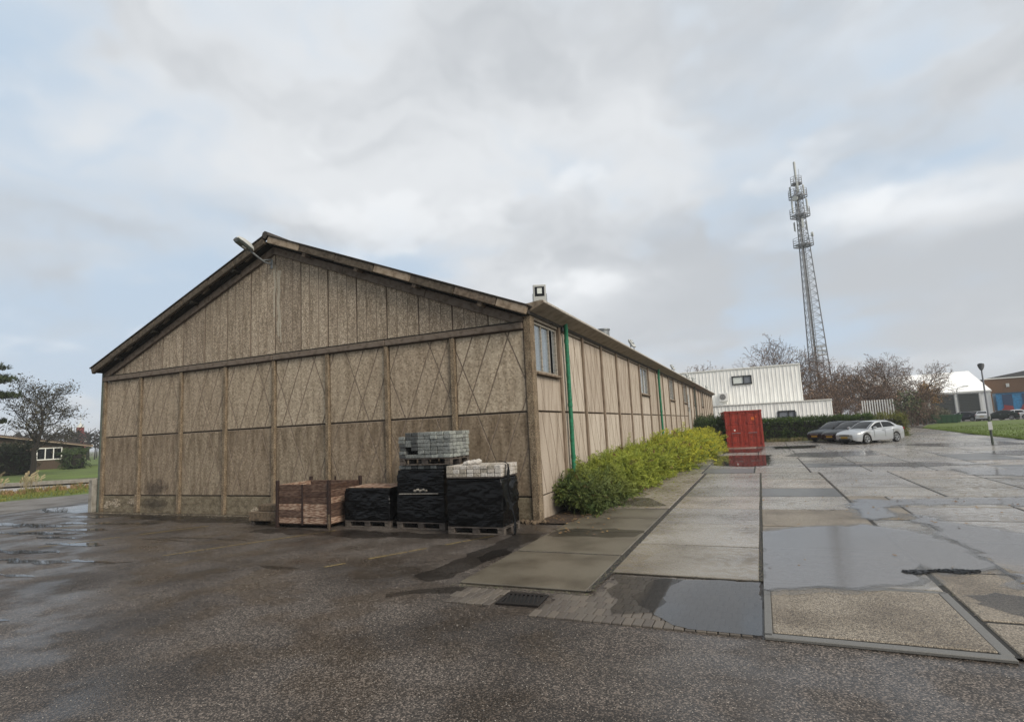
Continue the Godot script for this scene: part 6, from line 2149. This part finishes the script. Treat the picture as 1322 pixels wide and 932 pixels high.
	wh = []; cl = []
	for i in 900:
		var f := pow(rng.randf(), 0.8)
		wh.append(Transform3D(Basis(Vector3.UP, rng.randf() * TAU) * rng.randf_range(0.6, 1.4), Vector3(-29.0 + rng.randfn(0, 0.7), -0.03, -22.0 + f * 26.0) + Vector3(-1.8 * f * f, 0, 0)))
		cl.append(Color(0.22, 0.15, 0.06).lerp(Color(0.30, 0.20, 0.11), rng.randf()) if rng.randf() < 0.75 else Color(0.15, 0.17, 0.05))
	scatter("rough_grass", tuft(0.26, 14, 0.012), M.leaf, wh, cl, self)
	wh = []; cl = []
	for i in 1600:
		var f := rng.randf()
		wh.append(Transform3D(Basis(Vector3.UP, rng.randf() * TAU) * rng.randf_range(0.5, 1.1), Vector3(-24.9 - rng.randf() * 3.6, -0.01, -22.0 + f * 26.0) + Vector3(lerpf(1.3, -1.2, f), 0, 0)))
		cl.append(Color(0.13, 0.16, 0.04).lerp(Color(0.24, 0.24, 0.07), rng.randf()))
	scatter("verge_tufts", tuft(0.16, 12, 0.010), M.leaf, wh, cl, self)
	var rb := tree("brown_shrub", Vector3(-30.6, -0.1, -1.6), 2.6, "reddish-brown dry shrub on the canal verge at the frame's edge", "", [9, 6, 5], M.bark, 1800, 0.12, [Color(0.16, 0.08, 0.03), Color(0.30, 0.18, 0.07)], Vector3.ZERO, 0.02, 6, 0.03)
	rb.rotation.y = 1.0
	box_shrub("garden_shrub", Vector3(-68.2, 0, -27.6), Vector3(2.0, 1.9, 1.8), 200, "dark green garden shrub at the bungalow's right corner", "shrub", Color(0.03, 0.05, 0.02), Color(0.07, 0.10, 0.04), spray_mesh(0.36, 20, 0.02, 0.08), 2.2)
	box_shrub("garden_shrub", Vector3(-62.0, 0, -18.6), Vector3(3.0, 2.6, 3.0), 420, "big dark garden shrub below the windswept tree, hiding the bungalow wall", "shrub", Color(0.02, 0.032, 0.016), Color(0.05, 0.06, 0.03), spray_mesh(0.36, 20, 0.02, 0.08), 2.2)
	# meadow edge
	wh = []; cl = []
	for i in 5200:
		var f := pow(rng.randf(), 1.5)
		var z := lerpf(-24.0, -66.0, f)
		var x0 := curve([[-22.5, 18.0], [-29.6, 18.35], [-45.0, 19.4], [-64.8, 21.1], [-80, 25]], z)
		wh.append(Transform3D(Basis(Vector3.UP, rng.randf() * TAU) * rng.randf_range(0.5, 1.0), Vector3(x0 + 0.05 + pow(rng.randf(), 2.0) * 9.0, 0.04, z)))
		cl.append(Color(0.10, 0.15, 0.03).lerp(Color(0.17, 0.22, 0.05), rng.randf()))
	scatter("grass", tuft(0.13, 9, 0.008), M.leaf, wh, cl, self)
	# scrub before the far car park
	wh = []; cl = []
	for i in 700:
		var f := rng.randf()
		wh.append(Transform3D(face_along(Vector3(rng.randfn(0, 0.5), 1, rng.randfn(0, 0.5)), rng.randf() * TAU) * rng.randf_range(1.2, 2.6), Vector3(lerpf(20.5, 29.5, f) + rng.randfn(0, 0.3), rng.randf() * 1.2, -83.0 - f * 9.0 + rng.randfn(0, 0.8))))
		cl.append(Color(0.11, 0.11, 0.08).lerp(Color(0.20, 0.19, 0.13), rng.randf()))
	scatter("scrub", tuft(0.7, 14, 0.02), M.leaf, wh, cl, self)
	# brown wood on the horizon to the left
	var w := MB.new()
	for i in 130:
		var x := rng.randf_range(-178, -120); var z := rng.randf_range(-88, -40)
		w.tube(PackedVector3Array([Vector3(x, -0.9, z), Vector3(x + rng.randfn(0, 0.5), 3.2, z), Vector3(x + rng.randfn(0, 1.0), rng.randf_range(5.0, 8.0), z)]), [0.2, 0.12, 0.03], 4, false)
		for j in 9:
			var y := rng.randf_range(2.0, 6.0)
			w.tube(PackedVector3Array([Vector3(x, y, z), Vector3(x + rng.randfn(0, 1.3), y + rng.randf_range(0.4, 1.6), z + rng.randfn(0, 1.3))]), [0.16, 0.05], 3, false)
	var wo := built("far_wood", w, M.bark_dark)
	tag(wo, "brown leafless wood on the horizon behind the bungalow", "wood", "", "stuff")


# ---------------------------------------------------------------- buildings and furniture farther off
func make_far() -> void:
	# bungalow: gable end towards the yard
	var a := Vector3(-77.5, 0, -20.9); var d := (Vector3(-72.6, 0, -30.8) - Vector3(-75.96, 0, -23.97)).normalized()
	var turn := atan2(-d.z, d.x)
	var o := thing("bungalow", a, turn, "brown bungalow with a shallow roof and white-framed windows across the canal", "house")
	var L := 11.2
	var b := MB.new()
	b.prism(PackedVector2Array([Vector2(-9, -0.3), Vector2(L, -0.3), Vector2(L, 2.62), Vector2(-9, 6.3)]), -9.0, 0.0)
	built("wall", b, M.bungalow, o)
	b = MB.new()
	var rq := Basis(Vector3(0, 0, 1), -atan(3.68 / 20.2))
	b.box(Vector3((L - 9) / 2 + 0.2, 4.60, -4.4), Vector3(21.6, 0.16, 10.2), rq, 0.02)
	built("roof", b, M.tile_roof, o)
	b = MB.new()
	b.box(Vector3((L - 9) / 2 + 0.25, 4.52, 0.66), Vector3(21.8, 0.26, 0.06), rq, 0.01)
	built("fascia", b, M.verge[0], o)
	for q in [[7.9, 1.85, 2.3, 1.35, 3], [2.2, 1.35, 1.5, 1.3, 2]]:
		b = MB.new()
		for s in [-1, 1]:
			b.box(Vector3(q[0], q[1] + s * q[3] / 2, 0.03), Vector3(q[2] + 0.12, 0.12, 0.12), Basis.IDENTITY, 0.01)
			b.box(Vector3(q[0] + s * q[2] / 2, q[1], 0.028), Vector3(0.12, q[3] - 0.1, 0.11), Basis.IDENTITY, 0.01)
		for k in q[4] - 1:
			b.box(Vector3(q[0] - q[2] / 2 + q[2] * (k + 1.0) / q[4], q[1], 0.026), Vector3(0.10, q[3] - 0.1, 0.10))
		var wf := built("window", b, M.trim_white, o)
		for k in q[4]:
			b = MB.new()
			b.box(Vector3(q[0] - q[2] / 2 + q[2] * (k + 0.5) / q[4], q[1], 0.012), Vector3(q[2] / q[4] - 0.12, q[3] - 0.12, 0.03))
			built("pane", b, M.glass, wf)
	# second house and shed behind it
	o = thing("grey_roofed_house", Vector3(-77, 0, -41), turn - 0.1, "small brick house with a grey roof, right of the bungalow", "house")
	b = MB.new()
	b.box(Vector3(0, 1.2, 0), Vector3(9, 3.0, 7))
	built("wall", b, M.brick_far, o)
	b = MB.new()
	b.prism(PackedVector2Array([Vector2(-3.9, 2.7), Vector2(3.9, 2.7), Vector2(0, 4.6)]), -4.8, 4.8, Transform3D(Basis(Vector3.UP, PI / 2), Vector3.ZERO))
	built("roof", b, M.slate, o)
	for k in 2:
		b = MB.new()
		b.box(Vector3(-2 + 4 * k, 1.6, 3.5), Vector3(1.3, 1.1, 0.1), Basis.IDENTITY, 0.01)
		built("window", b, M.glass, o)
	o = thing("wooden_fence", Vector3(-66.5, 0, -31.5), turn, "low brown board fence on the lawn right of the bungalow", "fence")
	for k in 26:
		b = MB.new()
		b.box(Vector3(k * 0.42, 0.42, 0), Vector3(0.36, 0.9, 0.04), Basis.IDENTITY, 0.008)
		built("board", b, M.bungalow, o)
	# church tower
	o = thing("church_tower", Vector3(-189, -0.9, -93.6), 0.5, "distant red church tower with a small white spire above the rooftops", "tower")
	b = MB.new()
	b.box(Vector3(0, 3.9, 0), Vector3(3.0, 8.6, 3.0), Basis.IDENTITY, 0.05)
	b.box(Vector3(0, 8.3, 0), Vector3(3.5, 0.4, 3.5), Basis.IDENTITY, 0.05)
	built("shaft", b, M.church_red, o)
	for k in 4:
		b = MB.new()
		b.box(Vector3(1.5 * cos(k * PI / 2), 6.4, 1.5 * sin(k * PI / 2)), Vector3(0.8, 1.5, 0.8), Basis.IDENTITY, 0.05)
		built("belfry_opening", b, M.trim_white, o)
	b = MB.new()
	b.cyl(Vector3(0, 8.5, 0), Vector3(0, 10.2, 0), 1.0, 8)
	built("lantern", b, M.church_red, o)
	b = MB.new()
	b.cyl(Vector3(0, 10.2, 0), Vector3(0, 11.6, 0), 1.2, 8, 0.1)
	b.cyl(Vector3(0, 11.6, 0), Vector3(0, 14.5, 0), 0.10, 5, 0.03)
	built("spire", b, M.trim_white, o)

	# white hall
	o = thing("white_hall", Vector3(45.1, 0, -122.6), -0.257, "large white fabric hall with dark roller shutters beyond the meadow", "hall")
	var W := 22.0
	b = MB.new()
	b.box(Vector3(-W / 2, 2.35, -10), Vector3(W - 0.1, 5.7, 19.8))
	built("wall", b, M.tent, o)
	b = MB.new()
	var r0 := Vector3(-W, 5.2, 0.25); var r1 := Vector3(0.25, 5.2, 0.25); var r2 := Vector3(-2.6, 9.7, -10); var r3 := Vector3(-W, 9.7, -10)
	var r4 := Vector3(0.25, 5.2, -20.2); var r5 := Vector3(-W, 5.2, -20.2)
	b.quad(r0, r1, r2, r3); b.tri(r1, r4, r2); b.quad(r4, r5, r3, r2); b.tri(r5, r0, r3); b.quad(r1, r0, r5, r4)
	built("roof", b, M.tent, o)
	b = MB.new()
	b.box(Vector3(-W / 2, 5.1, 0.2), Vector3(W + 0.5, 0.3, 0.14))
	for x in [-0.1, -1.55, -5.25, -9.6, -14]: b.box(Vector3(x, 2.5, 0.1), Vector3(0.24, 5.0, 0.2))
	built("frame", b, M.trim_white, o)
	for x in [-3.4, -7.4, -11.8]:
		b = MB.new()
		b.box(Vector3(x, 2.3, -0.02), Vector3(3.2 if x > -5 else 3.7, 4.7, 0.1))
		for k in 15: b.box(Vector3(x, 0.3 + k * 0.31, 0.04), Vector3(3.2 if x > -5 else 3.7, 0.24, 0.06), Basis.IDENTITY, 0.02)
		built("roller_shutter", b, M.shutter, o)
	# brown brick hall, right
	o = thing("brick_hall", Vector3(47.4, 0, -131.5), -0.15, "brown flat-fronted brick hall with a pale roof behind the blue cabins", "building")
	b = MB.new()
	b.box(Vector3(13, 3.7, -8), Vector3(27, 7.8, 16))
	built("wall", b, M.brick_far, o)
	b = MB.new()
	b.prism(PackedVector2Array([Vector2(-1.2, 7.6), Vector2(27, 7.6), Vector2(27, 10.4), Vector2(12, 9.9)]), -14, -0.8)
	built("roof", b, M.slate, o)
	b = MB.new()
	b.box(Vector3(13, 7.68, 0.05), Vector3(27.2, 0.2, 0.2))
	built("roof_trim", b, M.trim_white, o)
	b = MB.new()
	b.box(Vector3(3.2, 6.2, 0.06), Vector3(0.5, 0.7, 0.12), Basis.IDENTITY, 0.03)
	built("wall_lamp", b, M.lamp_grey, o)
	# blue cabins
	o = thing("blue_cabins", Vector3(45.6, 0, -121.8), -0.2, "row of bright blue site cabins with dark panels and red shapes below", "cabin")
	b = MB.new()
	b.box(Vector3(8, 2.2, -2.6), Vector3(16, 4.6, 5.0), Basis.IDENTITY, 0.05)
	built("wall", b, M.mural_blue, o)
	for k in 6:
		b = MB.new()
		b.box(Vector3(1.6 + 2.5 * k, 3.1, -0.06), Vector3(0.9 if k % 2 else 1.4, 2.3, 0.10), Basis.IDENTITY, 0.02)
		built("window", b, M.mural_dark, o)
		b = MB.new()
		b.prism(wobble([Vector2(0.6 + 2.5 * k, 1.2), Vector2(2.3 + 2.5 * k, 1.2), Vector2(2.0 + 2.5 * k, 2.0), Vector2(1.2 + 2.5 * k, 2.3)], 0.4, 0.3, k), -0.09, 0.02 + 0.003 * k)
		built("red_panel", b, M.mural_red, o)
	b = MB.new()
	b.box(Vector3(8, 4.56, -2.6), Vector3(16.3, 0.14, 5.3))
	built("roof", b, M.slate, o)
	# steel bar fence
	o = thing("steel_bar_fence", Vector3(15.35, 0, -62.75), -0.16, "tall screen of upright grey steel bars standing before the thicket", "fence")
	for k in 13:
		b = MB.new()
		b.box(Vector3(k * 0.24, 1.7, 0), Vector3(0.12, 3.4, 0.10), Basis.IDENTITY, 0.01)
		built("bar", b, M.white_plastic, o)
	for y in [0.35, 3.05]:
		b = MB.new()
		b.box(Vector3(1.44, y, -0.09), Vector3(3.0, 0.08, 0.06), Basis.IDENTITY, 0.01)
		built("rail", b, M.zinc, o)
	# skip
	o = thing("green_skip", Vector3(28.8, 0, -86.2), -0.15, "green metal skip standing at the far edge of the meadow", "skip")
	b = MB.new()
	b.prism(PackedVector2Array([Vector2(-1.3, 0.12), Vector2(1.3, 0.12), Vector2(1.75, 1.15), Vector2(-1.75, 1.15)]), -0.8, 0.8)
	built("tub", b, M.bin_green, o)
	b = MB.new()
	for s in [-1, 1]: b.box(Vector3(0, 1.15, s * 0.8), Vector3(3.6, 0.10, 0.10), Basis.IDENTITY, 0.02)
	for s in [-1, 1]: b.box(Vector3(s * 1.76, 1.148, 0), Vector3(0.10, 0.09, 1.5), Basis.IDENTITY, 0.02)
	built("rim", b, M.bin_green, o)
	b = MB.new()
	for k in 5:
		b.box(Vector3(-1.2 + 0.6 * k, 0.62, 0.83), Vector3(0.07, 0.9, 0.06), Basis.IDENTITY, 0.01)
	b.box(Vector3(0, 0.06, 0), Vector3(2.2, 0.12, 1.2))
	built("rib", b, M.bin_green, o)
	# near lamp post with a sign
	o = thing("lamp_post", Vector3(15.57, 0, -25.6), 0.0, "slim lamp post with round bowl head and white sign at the yard's edge", "lamp post")
	b = MB.new()
	b.cyl(Vector3(0, 0, 0), Vector3(0, 1.5, 0), 0.055, 10)
	built("base", b, M.pipe_old, o)
	b = MB.new()
	b.cyl(Vector3(0, 1.45, 0), Vector3(0, 4.0, 0), 0.045, 10, 0.035)
	built("pole", b, M.mast, o)
	b = MB.new()
	b.tube(PackedVector3Array([Vector3(0, 3.95, 0), Vector3(0, 4.08, 0), Vector3(0, 4.2, 0), Vector3(0, 4.28, 0), Vector3(0, 4.32, 0)]), [0.06, 0.12, 0.15, 0.14, 0.05], 14)
	built("lamp_head", b, M.lamp_dark, o)
	b = MB.new()
	b.box(Vector3(-0.02, 1.02, 0.10), Vector3(0.17, 0.42, 0.02), Basis(Vector3.UP, -0.25), 0.005)
	built("sign", b, M.trim_white, o)
	# farther lamp with outreach arm, sign pole
	o = thing("street_lamp", Vector3(31.4, 0, -90.1), 0.0, "thin street lamp with a short arm before the white hall", "lamp post")
	b = MB.new()
	b.tube(PackedVector3Array([Vector3.ZERO, Vector3(0, 4.6, 0), Vector3(0.15, 5.0, 0), Vector3(0.9, 5.2, 0)]), [0.07, 0.05, 0.04, 0.04], 6)
	built("pole", b, M.mast, o)
	b = MB.new()
	b.box(Vector3(1.1, 5.2, 0), Vector3(0.7, 0.14, 0.24), Basis.IDENTITY, 0.05)
	built("lamp_head", b, M.lamp_grey, o)
	o = thing("road_sign", Vector3(26.9, 0, -88), -0.2, "white board on a pole beside the orange-brown autumn tree", "sign")
	b = MB.new()
	b.cyl(Vector3.ZERO, Vector3(0, 2.9, 0), 0.04, 6)
	built("pole", b, M.mast, o)
	b = MB.new()
	b.box(Vector3(0, 2.6, 0.05), Vector3(1.1, 0.8, 0.03), Basis.IDENTITY, 0.006)
	built("board", b, M.trim_white, o)


func _ready() -> void:
	rng.seed = 20241
	make_view()
	make_materials()
	M.core_leaf = mt(Color(0.115, 0.105, 0.06), 0.95, {"tex": M.soil.albedo_texture, "scale": 2.0})
	make_ground()
	make_barn()
	make_white_building()
	make_mast()
	make_far()
	make_container()
	make_stacks()
	make_lamps()
	make_cars()
	make_shrubs()
	make_trees()
